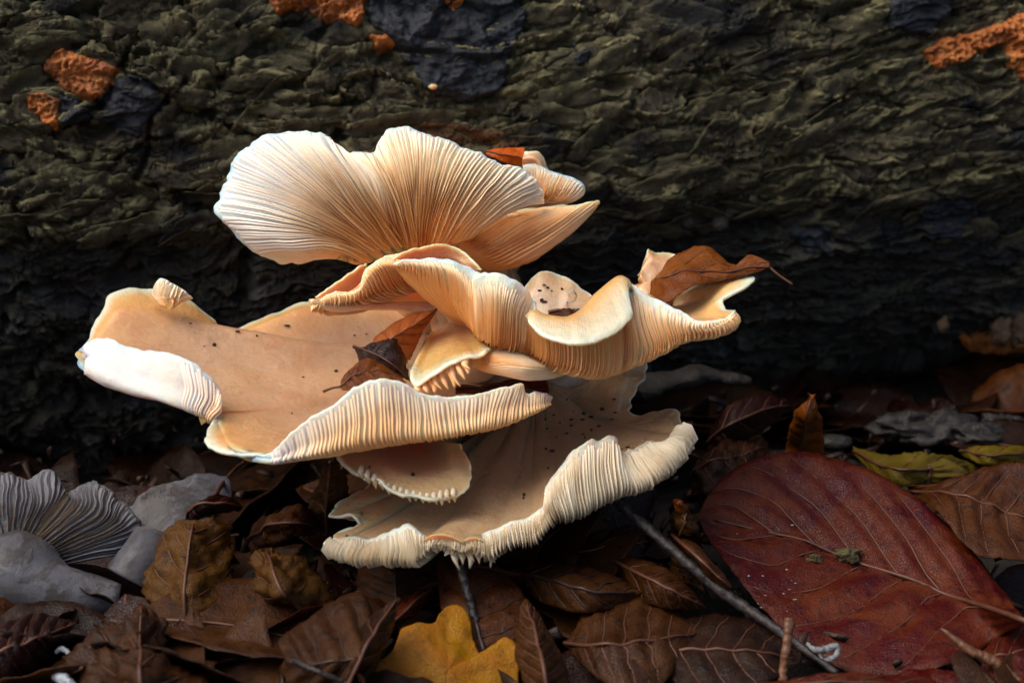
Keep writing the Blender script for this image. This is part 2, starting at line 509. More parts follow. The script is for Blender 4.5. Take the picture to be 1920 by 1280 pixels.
def bark_height(s, a, fine=True):
    p = np.stack([s, a, np.zeros_like(s)], -1)
    wx = fbm(p * 26 + 5.1, 3) * 0.014
    wy = fbm(p * 26 + 9.7, 3) * 0.009
    s2, a2 = s + wx, a + wy
    px, py = px_of(s, a)
    left = sstep(760, 330, px + 0.55 * (py - 250))           # blocky, cracked bark at the left
    low = sstep(360, 450, py + 0.05 * (px - 1200))           # decayed, receding wood below
    q = lambda fs, fa, z: np.stack([s2 * fs, a2 * fa, np.full_like(s2, z)], -1)
    h = fbm(q(9, 9, 1.0), 2) * 0.006
    # overlapping flakes: terraces of a stretched noise, each with a lip on its upper side
    n1 = fbm(q(13, 46, 2.2), 4, 0.55) * 3.4 - a2 * 40
    k = np.floor(n1); f = n1 - k
    t1 = k * 0 + np.where(f < 0.84, f * 0.55, 0.462 - (f - 0.84) * 2.9)
    h = h + t1 * 0.0052 * (1 - 0.35 * left)
    n2 = fbm(q(36, 118, 4.4), 4, 0.55) * 2.6 - a2 * 95
    k2 = np.floor(n2); f2 = n2 - k2
    t2 = np.where(f2 < 0.8, f2 * 0.6, 0.48 - (f2 - 0.8) * 2.4)
    h = h + t2 * 0.0024 * (1 - 0.4 * left)
    n3 = fbm(q(75, 170, 5.9), 3, 0.6) * 2.6 - a2 * 190
    f3 = n3 - np.floor(n3)
    t3 = np.where(f3 < 0.78, f3 * 0.6, 0.468 - (f3 - 0.78) * 2.1)
    h = h + t3 * 0.0012
    # broken flakes, each at its own level and tilt
    mm = 0.55 + 1.1 * np.clip(fbm(q(16, 20, 21.0), 2) + 0.35, 0, 1)
    h = h * mm
    for fs_, fa_, am in ((46, 105, 0.0016), (95, 210, 0.0009)):
        x_, y_ = s2 * fs_ + 0.6 * fbm(q(60, 90, 31.0), 2), a2 * fa_ + 0.8 * fbm(q(60, 90, 33.0), 2)
        b1_, b2_, id_ = worley(x_, y_)
        r1_ = (_perm[id_ + 11] / 255.0 - 0.5); r2_ = (_perm[id_ + 91] / 255.0 - 0.5)
        h = h + am * (r1_ * 1.5 + r2_ * (x_ - np.floor(x_)) * 0.8 - sstep(0.10, 0.0, b2_ - b1_) * 0.5)
    # plates parted by cracks
    c1 = np.abs(fbm(q(34, 44, 6.1), 3))
    c2 = np.abs(fbm(q(22, 30, 8.3), 2))
    crack = sstep(0.10, 0.0, c1)
    h = h - crack * 0.0042 * (0.16 + 0.84 * left)
    h = h - sstep(0.05, 0.0, c2) * 0.005 * (0.25 + 0.75 * left)
    # fibres slanting across the plates
    fib = fbm(np.stack([(s2 + a2 * 0.75) * 420, (a2 - s2 * 0.75) * 50, s2 * 0], -1), 3, 0.6)
    h = h + fib * 0.0015 * (0.4 + 0.9 * left)
    # pits and grit
    h = h + fbm(q(240, 330, 3.3), 3, 0.6) * 0.0012
    pit = fbm(q(62, 85, 11.0), 2)
    h = h - sstep(0.30, 0.5, pit) * 0.004
    h = h - low * (0.006 + 0.006 * fbm(q(12, 60, 14.0), 3))
    edge = np.clip(sstep(0.62, 0.84, f) * (f < 0.90) + 0.7 * sstep(0.62, 0.8, f2) * (f2 < 0.88) + 0.5 * sstep(0.6, 0.78, f3) * (f3 < 0.86), 0, 1)  # upper lips of flakes, coloured paler as if lit
    return h, edge, left, low, n1

def worley(x, y):
    ix, iy = np.floor(x).astype(np.int64), np.floor(y).astype(np.int64)
    best = np.full(x.shape, 9.0); second = np.full(x.shape, 9.0); bid = np.zeros(x.shape, np.int64)
    for ox in (-1, 0, 1):
        for oy in (-1, 0, 1):
            cx, cy = ix + ox, iy + oy
            h = _perm[(_perm[cx & 255] + cy) & 255]
            px_ = cx + h / 255.0; py_ = cy + _perm[h + 37] / 255.0
            d = np.hypot(x - px_, y - py_)
            nb = d < best
            second = np.where(nb, best, np.minimum(second, d))
            bid = np.where(nb, h, bid); best = np.where(nb, d, best)
    return best, second, bid

ss = np.concatenate([np.linspace(-0.9, -0.25, 60), np.linspace(-0.245, 0.265, 1180), np.linspace(0.27, 0.9, 60)])
aa = np.concatenate([np.linspace(-0.30, -0.135, 24), np.linspace(-0.132, 0.075, 520), np.linspace(0.08, 0.70, 70)])
S_, A_ = np.meshgrid(ss, aa, indexing='ij')
LB, LN = log_frame(S_, A_)
LH, LE, LLEFT, LLOW, _n1 = bark_height(S_, A_)
# lips overhang: push edges along the skin
LT = -LFR[None, None] * np.sin(A_ / LOG_R)[..., None] + LUP * np.cos(A_ / LOG_R)[..., None]
LP = LB + LN * LH[..., None] + LT * (LE * 0.0012)[..., None]

def bark_mat():
    m, t, b = new_mat("bark")
    pos = geo(t)
    at = lambda n: N(t, "ShaderNodeAttribute", attribute_name=n).outputs["Fac"]
    n1 = noise(t, 55, 7, 0.68, pos)
    c = mix(t, (0.013, 0.011, 0.007), (0.128, 0.102, 0.058), ramp(t, [(0.34, 0.0), (0.64, 1.0)], n1.outputs[0]).outputs[0])
    n2 = noise(t, 210, 6, 0.7, pos)
    c = mix(t, c, (0.008, 0.0065, 0.005), ramp(t, [(0.52, 0.0), (0.66, 0.75)], n2.outputs[0]).outputs[0])
    # thin algae and lichen; flake edges painted paler, also as lips catching light
    n3 = noise(t, 38, 5, 0.6, pos)
    alg = ramp(t, [(0.44, 0.0), (0.62, 0.75)], n3.outputs[0]).outputs[0]
    c = mix(t, c, (0.072, 0.066, 0.028), alg)
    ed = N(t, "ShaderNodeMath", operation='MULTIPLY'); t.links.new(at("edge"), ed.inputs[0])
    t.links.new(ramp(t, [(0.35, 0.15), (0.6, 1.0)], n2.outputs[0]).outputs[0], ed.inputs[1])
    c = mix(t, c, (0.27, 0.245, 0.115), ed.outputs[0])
    n6 = noise(t, 30, 5, 0.62, stretch(t, pos, (1, 1, 1.6)))
    c = mix(t, c, (0.010, 0.013, 0.018), ramp(t, [(0.56, 0.0), (0.66, 0.85)], n6.outputs[0]).outputs[0])
    # brown stained wood
    n4 = noise(t, 24, 4, 0.6, pos)
    c = mix(t, c, (0.030, 0.014, 0.009), ramp(t, [(0.58, 0.0), (0.72, 0.7)], n4.outputs[0]).outputs[0])
    # blue-black rot lower down
    lo = N(t, "ShaderNodeMath", operation='MULTIPLY'); t.links.new(at("low"), lo.inputs[0]); lo.inputs[1].default_value = 0.7
    c = mix(t, c, mix(t, (0.014, 0.016, 0.021), (0.085, 0.092, 0.105), ramp(t, [(0.5, 0.0), (0.7, 1.0)], noise(t, 75, 6, 0.7, pos).outputs[0]).outputs[0]), lo.outputs[0])
    t.links.new(c, b.inputs["Base Color"])
    t.links.new(ramp(t, [(0.3, 0.40), (0.7, 0.78)], n2.outputs[0]).outputs[0], b.inputs["Roughness"])
    b.inputs["Specular IOR Level"].default_value = 0.35
    b1 = bump(t, b, noise(t, 520, 7, 0.75, pos).outputs[0], 1.0, 0.0018)
    bump(t, b, n2.outputs[0], 0.5, 0.002, b1)
    return m
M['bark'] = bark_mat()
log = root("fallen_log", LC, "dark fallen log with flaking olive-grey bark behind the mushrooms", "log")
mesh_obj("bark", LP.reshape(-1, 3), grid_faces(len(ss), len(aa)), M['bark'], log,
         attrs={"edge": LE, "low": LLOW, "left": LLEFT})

# loose flakes of bark lifting from the log
def bark_at(s0, a0):
    i = np.clip(np.searchsorted(ss, s0), 1, len(ss) - 2); j = np.clip(np.searchsorted(aa, a0), 1, len(aa) - 2)
    return LH[i, j]
bark_part = log.children[0]
fr = np.random.RandomState(31)
for k in range(325):
    px, py = fr.uniform(-60, 1980), fr.uniform(-60, 455)
    if (660 < px < 1020 and py < 215) or (90 < px < 330 and 80 < py < 275) or (1620 < px < 1990 and py < 180) or (480 < px < 700 and py < 70): continue
    _p, s0, a0 = log_hit(px, py)
    w_, h_ = fr.uniform(0.004, 0.013), fr.uniform(0.0016, 0.0045)
    an = fr.normal(0.12, 0.28)
    x_, y_ = np.meshgrid(np.linspace(-1, 1, 15), np.linspace(-1, 1, 7), indexing='ij')
    rad = np.maximum(np.abs(x_), np.abs(y_))
    th = np.arctan2(y_, x_)
    sh = 1 + 0.45 * fbm(np.stack([np.cos(th) * 2.2, np.sin(th) * 2.2, th * 0 + k * 3.1], -1), 4, 0.65) - 0.25 * np.abs(x_ * y_)
    X_ = x_ * w_ * sh; Y_ = y_ * h_ * sh
    sx_, ax_ = s0 + X_ * math.cos(an) - Y_ * math.sin(an), a0 + X_ * math.sin(an) + Y_ * math.cos(an)
    base_h = bark_at(sx_, ax_)
    h0 = 0.45 * base_h + 0.55 * np.percentile(base_h, 70)
    lift = 0.0002 + 0.0016 * ((y_ + 1) / 2) ** 2 * fr.uniform(0.3, 1.2) - 0.0011 * (rad > 0.99) * (y_ < 0.9) + 0.0005 * fbm(np.stack([X_ * 500, Y_ * 500, X_ * 0 + k], -1), 3)
    fb, fn = log_frame(sx_, ax_)
    top = fb + fn * (h0 + lift)[..., None]
    bot = fb + fn * (h0 + lift - 0.0007)[..., None]
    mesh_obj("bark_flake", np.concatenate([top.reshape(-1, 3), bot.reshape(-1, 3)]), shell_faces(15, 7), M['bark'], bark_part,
             attrs={"edge": np.tile((0.55 * (y_ > 0.6)).ravel(), 2)})  # upper rim tinted paler, as a lit lip

# crusts growing on the bark -----------------------------------------------------------
def poly_sd(px, py, poly):
    """signed distance (pixels), positive inside"""
    poly = np.asarray(poly, dtype=float)
    d = np.full(px.shape, 1e9); inside = np.zeros(px.shape, bool)
    for (x0, y0), (x1, y1) in zip(poly, np.roll(poly, -1, 0)):
        ex, ey = x1 - x0, y1 - y0
        t = np.clip(((px - x0) * ex + (py - y0) * ey) / (ex * ex + ey * ey + 1e-9), 0, 1)
        d = np.minimum(d, np.hypot(px - x0 - t * ex, py - y0 - t * ey))
        c = ((y0 > py) != (y1 > py)) & (px < (x1 - x0) * (py - y0) / (y1 - y0 + 1e-12) + x0)
        inside ^= c
    return np.where(inside, d, -d)

LPX, LPY = px_of(S_, A_)
LHS = LH.copy()
for _ in range(14):
    a = np.pad(LHS, 1, mode='edge')
    LHS = (a[:-2, 1:-1] + a[2:, 1:-1] + a[1:-1, :-2] + a[1:-1, 2:]) / 4

def crust(name, poly, mat, label, cat, group, thick, lump, lumpf, style):
    pa = np.array(poly)
    bb = (LPX > pa[:, 0].min() - 30) & (LPX < pa[:, 0].max() + 30) & (LPY > pa[:, 1].min() - 30) & (LPY < pa[:, 1].max() + 30) & (np.abs(A_) < 0.14)
    ii = np.where(bb.any(1))[0]; jj = np.where(bb.any(0))[0]
    q0, q1, r0, r1 = ii[0], ii[-1] + 1, jj[0], jj[-1] + 1
    sdl = poly_sd(LPX[q0:q1, r0:r1], LPY[q0:q1, r0:r1], poly)
    sdl = sdl + fbm(np.stack([S_[q0:q1, r0:r1] * 160, A_[q0:q1, r0:r1] * 160, S_[q0:q1, r0:r1] * 0 + 2], -1), 5, 0.65) * (15 if style == 'brain' else 15)
    if style == 'brain': sdl = sdl + 7
    okl = sdl > -6
    # keep the one piece round the deepest point
    seedm = np.zeros_like(okl); seedm[np.unravel_index(np.argmax(sdl), sdl.shape)] = True
    while True:
        g = seedm.copy()
        for _ in range(12):
            g[1:] |= g[:-1]; g[:-1] |= g[1:]; g[:, 1:] |= g[:, :-1]; g[:, :-1] |= g[:, 1:]
            g &= okl
        if g.sum() == seedm.sum(): break
        seedm = g
    okl = seedm & ~np.roll(~seedm, 1, 0) | seedm
    sd = np.full(S_.shape, -99.0); sd[q0:q1, r0:r1] = sdl
    ok = np.zeros(S_.shape, bool); ok[q0:q1, r0:r1] = okl
    ii = np.where(ok.any(1))[0]; jj = np.where(ok.any(0))[0]
    i0, i1, j0, j1 = ii[0], ii[-1] + 1, jj[0], jj[-1] + 1
    s_, a_, sdd = S_[i0:i1, j0:j1], A_[i0:i1, j0:j1], sd[i0:i1, j0:j1]
    kf = 0.35 if style == 'brain' else 0.45
    hb = kf * LH[i0:i1, j0:j1] + (1 - kf) * LHS[i0:i1, j0:j1]
    prof = sstep(-6, 10, sdd)
    q = np.stack([s_ * lumpf, a_ * lumpf, s_ * 0 + 4.0], -1)
    wq = q + 0.35 * np.stack([fbm(q * 0.6 + 3, 2), fbm(q * 0.6 + 8, 2), q[..., 0] * 0], -1)
    if style == 'brain':
        r = 1 - np.abs(perlin(wq)) * 2.4
        r2 = 1 - np.abs(perlin(wq * 1.9 + 5)) * 2.4
        lp = np.clip(0.65 * r + 0.35 * r2, -0.4, 1)
    else:
        lp = fbm(wq, 4, 0.62)
    h = hb - 0.003 + prof * (thick + 0.0032) + lp * lump * prof
    b, n = log_frame(s_, a_)
    v = b + n * h[..., None]
    f = grid_faces(i1 - i0, j1 - j0)
    okf = ok[i0:i1, j0:j1].reshape(-1)[f].all(1)
    f = f[okf]
    used = np.unique(f)
    remap = -np.ones(v.shape[0] * v.shape[1], int); remap[used] = np.arange(len(used))
    o = mesh_obj(name, v.reshape(-1, 3)[used], remap[f], mat)
    return tag(o, label, cat, group)

def crust_mats():
    m, t, b = new_mat("orange_crust")
    pos = geo(t)
    n = noise(t, 130, 5, 0.6, pos)
    c = mix(t, (0.40, 0.10, 0.012), (0.56, 0.20, 0.040), ramp(t, [(0.35, 0.0), (0.65, 1.0)], n.outputs[0]).outputs[0])
    n2 = noise(t, 40, 4, 0.6, pos)
    c = mix(t, c, (0.14, 0.045, 0.02), ramp(t, [(0.5, 0.0), (0.66, 0.85)], n2.outputs[0]).outputs[0])
    t.links.new(c, b.inputs["Base Color"]); b.inputs["Roughness"].default_value = 0.5
    b.inputs["Subsurface Weight"].default_value = 0.15; b.inputs["Subsurface Scale"].default_value = 0.002
    bump(t, b, noise(t, 420, 5, 0.65, pos).outputs[0], 0.9, 0.0018)
    M['crust'] = m
    M['rusty'] = plain_mat('rusty_crust', (0.03, 0.012, 0.006), (0.17, 0.075, 0.02), 170, 0.6, 0.9, 0.002)
    m, t, b = new_mat("black_crust")
    pos = geo(t)
    n = noise(t, 70, 7, 0.7, pos)
    c = mix(t, (0.004, 0.006, 0.010), (0.013, 0.021, 0.032), ramp(t, [(0.40, 0.0), (0.68, 1.0)], n.outputs[0]).outputs[0])
    n2 = noise(t, 480, 5, 0.75, pos)
    c = mix(t, c, (0.050, 0.072, 0.098), ramp(t, [(0.57, 0.0), (0.72, 0.7)], n2.outputs[0]).outputs[0])
    t.links.new(c, b.inputs["Base Color"]); b.inputs["Roughness"].default_value = 0.6
    bump(t, b, n2.outputs[0], 0.9, 0.0010)
    M['black'] = m
crust_mats()
OG, BG_ = "orange crust fungi on the log", "blue-black crusts on the log"
crust("crust_fungus", [(88, 110), (120, 92), (150, 105), (185, 120), (222, 135), (215, 160), (190, 172), (170, 195), (140, 175), (105, 150), (80, 130)],
      M['crust'], "orange wrinkled crust beside the grey-blue patch at upper left of the log", "fungus", OG, 0.0012, 0.0018, 480, 'brain')
crust("crust_fungus", [(50, 180), (80, 178), (112, 190), (108, 215), (104, 244), (80, 225), (55, 205)],
      M['crust'], "small dull orange crust just below the square orange crust", "fungus", OG, 0.0011, 0.0016, 480, 'brain')
crust("crust_fungus", [(505, -40), (690, -40), (682, 20), (670, 52), (640, 38), (600, 36), (575, 12), (548, 8), (520, 28), (510, 0)],
      M['crust'], "orange crust at top of log next to the large black patch", "fungus", OG, 0.0012, 0.0018, 480, 'brain')
crust("crust_fungus", [(820, -30), (880, -30), (866, 12), (850, 22), (832, 8)],
      M['crust'], "tiny orange crust at top edge above the black patch", "fungus", OG, 0.0011, 0.0016, 480, 'brain')
crust("crust_fungus", [(1735, 95), (1770, 76), (1830, 62), (1880, 45), (1900, 35), (1900, 65), (1850, 92), (1790, 112), (1752, 125)],
      M['crust'], "long orange crust strip at upper right of the log", "fungus", OG, 0.0012, 0.0018, 480, 'brain')
crust("crust_fungus", [(1902, 30), (1960, 20), (1970, 150), (1925, 165), (1905, 140), (1882, 110), (1885, 85)],
      M['crust'], "orange crust at right edge under the long orange strip", "fungus", OG, 0.0012, 0.0018, 480, 'brain')
crust("crust_fungus", [(695, 70), (730, 60), (745, 85), (720, 98), (700, 92)],
      M['crust'], "faint orange smear at left rim of the large black patch", "fungus", OG, 0.0006, 0.0006, 540, 'brain')
crust("black_crust", [(695, -30), (960, -30), (992, 25), (985, 60), (960, 95), (955, 150), (930, 180), (885, 200), (840, 190), (790, 165), (765, 130), (735, 90), (700, 55), (682, 20)],
      M['black'], "large black crust patch with bluish bloom above the top mushroom", "fungus", BG_, 0.0016, 0.0012, 260, 'fbm')
crust("black_crust", [(215, 140), (260, 138), (295, 165), (310, 195), (290, 225), (260, 260), (215, 245), (180, 225), (190, 180)],
      M['black'], "grey-blue crust patch right of the square orange crust", "fungus", BG_, 0.0016, 0.0012, 260, 'fbm')
crust("black_crust", [(112, 175), (150, 185), (180, 200), (165, 235), (120, 240), (105, 210)],
      M['black'], "small grey-blue crust between two orange crusts", "fungus", BG_, 0.0016, 0.0012, 260, 'fbm')
crust("black_crust", [(1645, -20), (1790, -20), (1775, 35), (1745, 70), (1700, 72), (1665, 55)],
      M['black'], "smooth black crust patch left of the long orange strip", "fungus", BG_, 0.002, 0.0005, 120, 'fbm')
crust("black_crust", [(1068, 80), (1095, 78), (1112, 95), (1105, 120), (1080, 128), (1065, 110)],
      M['black'], "small black knot beside a crack in the bark", "fungus", BG_, 0.0012, 0.001, 160, 'fbm')
crust("black_crust", [(1485, 415), (1530, 405), (1565, 425), (1555, 470), (1510, 480), (1480, 450)],
      M['black'], "bluish black crust on the log above the leaf with a long stalk", "fungus", BG_, 0.0016, 0.0012, 260, 'fbm')
crust("black_crust", [(1715, 400), (1760, 370), (1830, 378), (1850, 420), (1800, 455), (1735, 450)],
      M['black'], "broad blue-black crust low on the right part of the log", "fungus", BG_, 0.0016, 0.0012, 260, 'fbm')

# ------------------------------------------------------------------ mushrooms
CAPS = {}

class Cap: pass

def cap_surface(cols, center, nu, nv, sag=0.0, relief=0.0005, ragged=0.0004, seed=0.0, smooth_floor=0):
    """cols: list of lists of (px,py,d): [rim] / [fold,rim] / [fold,crest,rim] / [a,b,fold,crest,rim]"""
    C = []
    nc = len(cols)
    for k, c in enumerate(cols):
        pts = [P(*q) if len(q) == 3 else np.array(q[1:]) for q in c]
        cen = center[k] if isinstance(center, list) else center
        c0 = P(*cen)
        if len(pts) == 1:
            pts = [c0 + (pts[0] - c0) * 0.74, c0 + (pts[0] - c0) * 0.89, pts[0]]
        elif len(pts) == 2:
            pts = [pts[0], pts[0] + (pts[1] - pts[0]) * 0.55, pts[1]]
        if len(pts) == 3:
            dn = np.array([0, 0, -sag])
            f1 = c0 + (pts[0] - c0) * 0.36 + dn
            f2 = c0 + (pts[0] - c0) * 0.72 + dn * 0.8
            pts = [f1, f2] + pts
        C.append([c0] + pts)
    C = np.array(C)                     # nc x 6 x 3
    # even spacing along the rim
    tt = np.linspace(0, nc - 1, 40 * nc)
    rimc = crm(0.5 * (C[:, 4] + C[:, 5]), tt)
    L = np.concatenate([[0], np.cumsum(np.linalg.norm(np.diff(rimc, axis=0), axis=1) + 2e-5)])
    tu = np.interp(np.linspace(0, L[-1], nu), L, tt)
    A = crm(C, tu)                      # nu x 6 x 3
    vk = np.array([0, .22, .46, .70, .86, 1.0])
    tv = np.interp(np.linspace(0, 1, nv), vk, np.arange(6))
    S = np.transpose(crm(np.transpose(A, (1, 0, 2)), tv), (1, 0, 2))
    # soften kinks left by the control columns
    for _ in range(2):
        a = np.pad(S, ((1, 1), (0, 0), (0, 0)), mode='reflect', reflect_type='odd')
        S = 0.25 * a[:-2] + 0.5 * a[1:-1] + 0.25 * a[2:]
    v = np.linspace(0, 1, nv)[None, :]
    if smooth_floor:
        w_ = (0.5 * (1 - sstep(0.46, 0.74, v)))[..., None]
        for _ in range(smooth_floor):
            a = np.pad(S, ((1, 1), (0, 0), (0, 0)), mode='reflect', reflect_type='odd')
            S = S * (1 - w_) + w_ * 0.5 * (a[:-2] + a[2:])
    n = normals(S)
    S = S + n * (fbm(S * 55 + seed, 3) * relief)[..., None]
    # wavy, nicked rim
    uu = np.linspace(0, L[-1], nu)
    wob = fbm(np.stack([uu * 190, uu * 0 + seed, uu * 0], -1), 3, 0.65)
    dv = np.gradient(S, axis=1); dv /= np.maximum(np.linalg.norm(dv, axis=-1, keepdims=True), 1e-9)
    S = S + dv * (wob[:, None] * ragged * 2.4 * sstep(0.86, 1.0, v))[..., None]
    wob2 = fbm(np.stack([uu * 120, uu * 0 + seed + 7, uu * 0], -1), 2)
    S = S + n * (wob2[:, None] * ragged * 2.0 * sstep(0.8, 1.0, v))[..., None]
    return S, L[-1], tu, C

def mushroom(key, name, label, cols, center, gill_at=None, top_at=None, nu=None, nv=44, thick=0.0026, rim_t=0.0006,
             gills=60, gdepth=0.0022, gstart=0.30, gw=0.00024, mats=('cap', 'gill'), sag=0.0, relief=0.0005, ragged=0.0004, seed=0.0,
             stem=None, stem_r=(0.007, 0.009), grange=None, group="oyster mushrooms on the log", cat="mushroom", wig=0.6, base=None, gend=0.985, gtaper=0.30, gpow=0.75, under=None, gscale=None, pale=None, under_ctrl=False, ushift=None, smooth_floor=60, stem_rough=0.10):
    nu = nu or min(420, 12 * len(cols))
    S, LEN, tu, C = cap_surface(cols, center, nu, nv, sag, relief, ragged, seed, smooth_floor)
    n = blur_n(normals(S), 3)
    # orient n to the top side
    if gill_at is not None:
        i = int(np.argmin(np.abs(tu - gill_at[0]))); j = int(gill_at[1] * (nv - 1))
        view = S[i, j] - CAM
        if n[i, j] @ view < 0: n = -n
    else:
        i = int(np.argmin(np.abs(tu - top_at[0]))); j = int(top_at[1] * (nv - 1))
        view = S[i, j] - CAM
        if n[i, j] @ view > 0: n = -n
    v = np.linspace(0, 1, nv)[None, :, None]
    T = rim_t + (thick - rim_t) * (1 - v ** 4)
    if under_ctrl:
        uf = np.ones(nu) if ushift is None else np.interp(tu, [q[0] for q in ushift], [q[1] for q in ushift])
        ue = 1 - (1 - uf)[:, None, None] * sstep(0.45, 0.75, v)
        S = S + n * (T + 0.35 * gdepth) * ue
    Bt = S - n * T
    loc = base if base is not None else C[0][0]
    r = root(name, loc, label, cat, group)
    uvg = np.stack(np.meshgrid(np.linspace(0, 1, nu) * LEN * 10, np.linspace(0, 1, nv), indexing='ij'), -1).reshape(-1, 2)
    V = np.concatenate([S.reshape(-1, 3), Bt.reshape(-1, 3)])
    F = shell_faces(nu, nv)
    if n[nu // 2, nv // 2] @ normals(S)[nu // 2, nv // 2] < 0: F = F[:, ::-1]
    pv = np.zeros(nu) if pale is None else np.interp(tu, [q[0] for q in pale], [q[1] for q in pale])
    pg_ = np.repeat(pv[:, None], nv, 1).ravel() * np.tile(sstep(0.25, 0.75, np.linspace(0, 1, nv)), nu)
    capo = mesh_obj("cap", V, F, M[mats[0]], r, uv=np.concatenate([uvg, uvg]), attrs={"pale": np.concatenate([pg_ * 0, pg_])} if pale else None)
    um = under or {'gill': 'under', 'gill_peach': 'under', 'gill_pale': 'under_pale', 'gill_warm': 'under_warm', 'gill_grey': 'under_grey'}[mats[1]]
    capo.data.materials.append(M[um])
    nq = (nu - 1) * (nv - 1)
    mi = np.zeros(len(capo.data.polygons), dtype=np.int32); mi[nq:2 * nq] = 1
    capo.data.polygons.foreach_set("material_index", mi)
    # gills ------------------------------------------------------------
    rng = np.random.RandomState(int(seed * 10) + 5)
    def samp(G_, ui, vi):
        i0 = np.clip(np.floor(ui).astype(int), 0, nu - 2); j0 = np.clip(np.floor(vi).astype(int), 0, nv - 2)
        fu = (ui - i0)[:, None]; fv = (vi - j0)[:, None]
        return (G_[i0, j0] * (1 - fu) * (1 - fv) + G_[i0 + 1, j0] * fu * (1 - fv) + G_[i0, j0 + 1] * (1 - fu) * fv + G_[i0 + 1, j0 + 1] * fu * fv)
    lo, hi = grange or (0, len(cols) - 1)
    ilo, ihi = np.interp([lo, hi], tu, np.arange(nu))
    ng = 22
    made = 0
    for k in range(gills):
        if gscale and np.interp(np.interp(ilo + (ihi - ilo) * (k + 0.5) / gills, np.arange(nu), tu), [q[0] for q in gscale], [q[1] for q in gscale]) < 0.2: continue
        uc = ilo + (ihi - ilo) * (k + 0.5 + rng.uniform(-0.34, 0.34)) / gills
        spacing = (ihi - ilo) / gills
        vs = gstart + rng.uniform(0, 0.06)
        if k % 2: vs = gstart + (0.93 - gstart) * rng.uniform(0.18, 0.5)
        ve = gend - rng.uniform(0, 0.03)
        vv = np.linspace(vs, ve, ng)
        ui = uc + spacing * wig * 0.45 * fbm(np.stack([vv * 5, vv * 0 + k * 0.37 + seed, vv * 0], -1), 2)
        # a short gill swings in beside its neighbour
        ui = np.clip(ui, 0.5, nu - 1.6)
        vi = vv * (nv - 1)
        b_ = samp(Bt, ui, vi); nn = samp(n, ui, vi); nn /= np.linalg.norm(nn, axis=1)[:, None]
        tg = np.gradient(b_, axis=0); tg /= np.maximum(np.linalg.norm(tg, axis=1)[:, None], 1e-9)
        wd_ = np.cross(tg, nn)
        prof = np.minimum(1, (vv - vs) / 0.12) ** 0.7 * np.clip((ve + 0.015 - vv) / gtaper, 0.02, 1) ** gpow
        hgt = gdepth * prof * rng.uniform(0.75, 1.12) * (0.75 if k % 2 else 1.0)
        if gscale:
            hgt = hgt * np.interp(np.interp(uc, np.arange(nu), tu), [q[0] for q in gscale], [q[1] for q in gscale])
        hgt = hgt * (1 + 0.25 * fbm(np.stack([vv * 9, vv * 0 + k * 1.7, vv * 0 + seed], -1), 2))
        lean = (fbm(np.stack([vv * 3, vv * 0 + k * 0.21, vv * 0 + 3 + seed], -1), 2) * 0.28)[:, None]
        half = 0.5 * np.linalg.norm(samp(Bt, np.clip(ui + spacing * 0.5, 0, nu - 1.01), vi) - samp(Bt, np.clip(ui - spacing * 0.5, 0, nu - 1.01), vi), axis=1)
        half = np.clip(half, 0.00012, 0.0012)
        secs = [(-1.04, -0.10), (-0.62, 0.06), (-0.32, 0.26), (-0.14, 0.66), (-0.05, 0.96), (0.0, 1.0), (0.05, 0.96), (0.14, 0.66), (0.32, 0.26), (0.62, 0.06), (1.04, -0.10)]
        Vg = np.stack([b_ + wd_ * (half * cx)[:, None] - (nn + wd_ * lean * max(ch, 0)) * (hgt * ch + (0.00010 if ch > 0 else -0.00012))[:, None] for cx, ch in secs], 1)
        ns_ = len(secs)
        uvv = np.stack([np.tile(np.array([ch for cx, ch in secs]).clip(0, 1)[None, :], (ng, 1)), np.tile(vv[:, None], (1, ns_))], -1).reshape(-1, 2)
        ar_ = np.arange(ng - 1) * ns_
        Fg = np.concatenate([grid_faces(ng, ns_), np.stack([ar_, ar_ + ns_ - 1, ar_ + 2 * ns_ - 1, ar_ + ns_], -1)])
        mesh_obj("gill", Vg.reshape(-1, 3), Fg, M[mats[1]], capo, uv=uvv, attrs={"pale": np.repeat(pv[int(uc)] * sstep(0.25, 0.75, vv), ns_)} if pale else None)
        made += 1
    if stem:
        pts = [P(*q) for q in stem]
        tube("stem", pts, stem_r, M[mats[0]], r, sides=16, n=24, rough=stem_rough, seed=seed)
    cp = Cap(); cp.S, cp.n, cp.root, cp.Bt, cp.cap = S, n, r, Bt, capo
    cp.px, cp.py, cp.t = proj(S)
    CAPS[key] = cp
    return cp

def z1(x, y, d): return (380 + x / 2.4615, 220 + y / 2.4615, d)
def z2(x, y, d): return (130 + x / 2.5263, 500 + y / 2.5263, d)
def z3(x, y, d): return (720 + x / 2.4615, 440 + y / 2.4615, d)
def z4(x, y, d): return (580 + x / 2.5263, 700 + y / 2.5263, d)

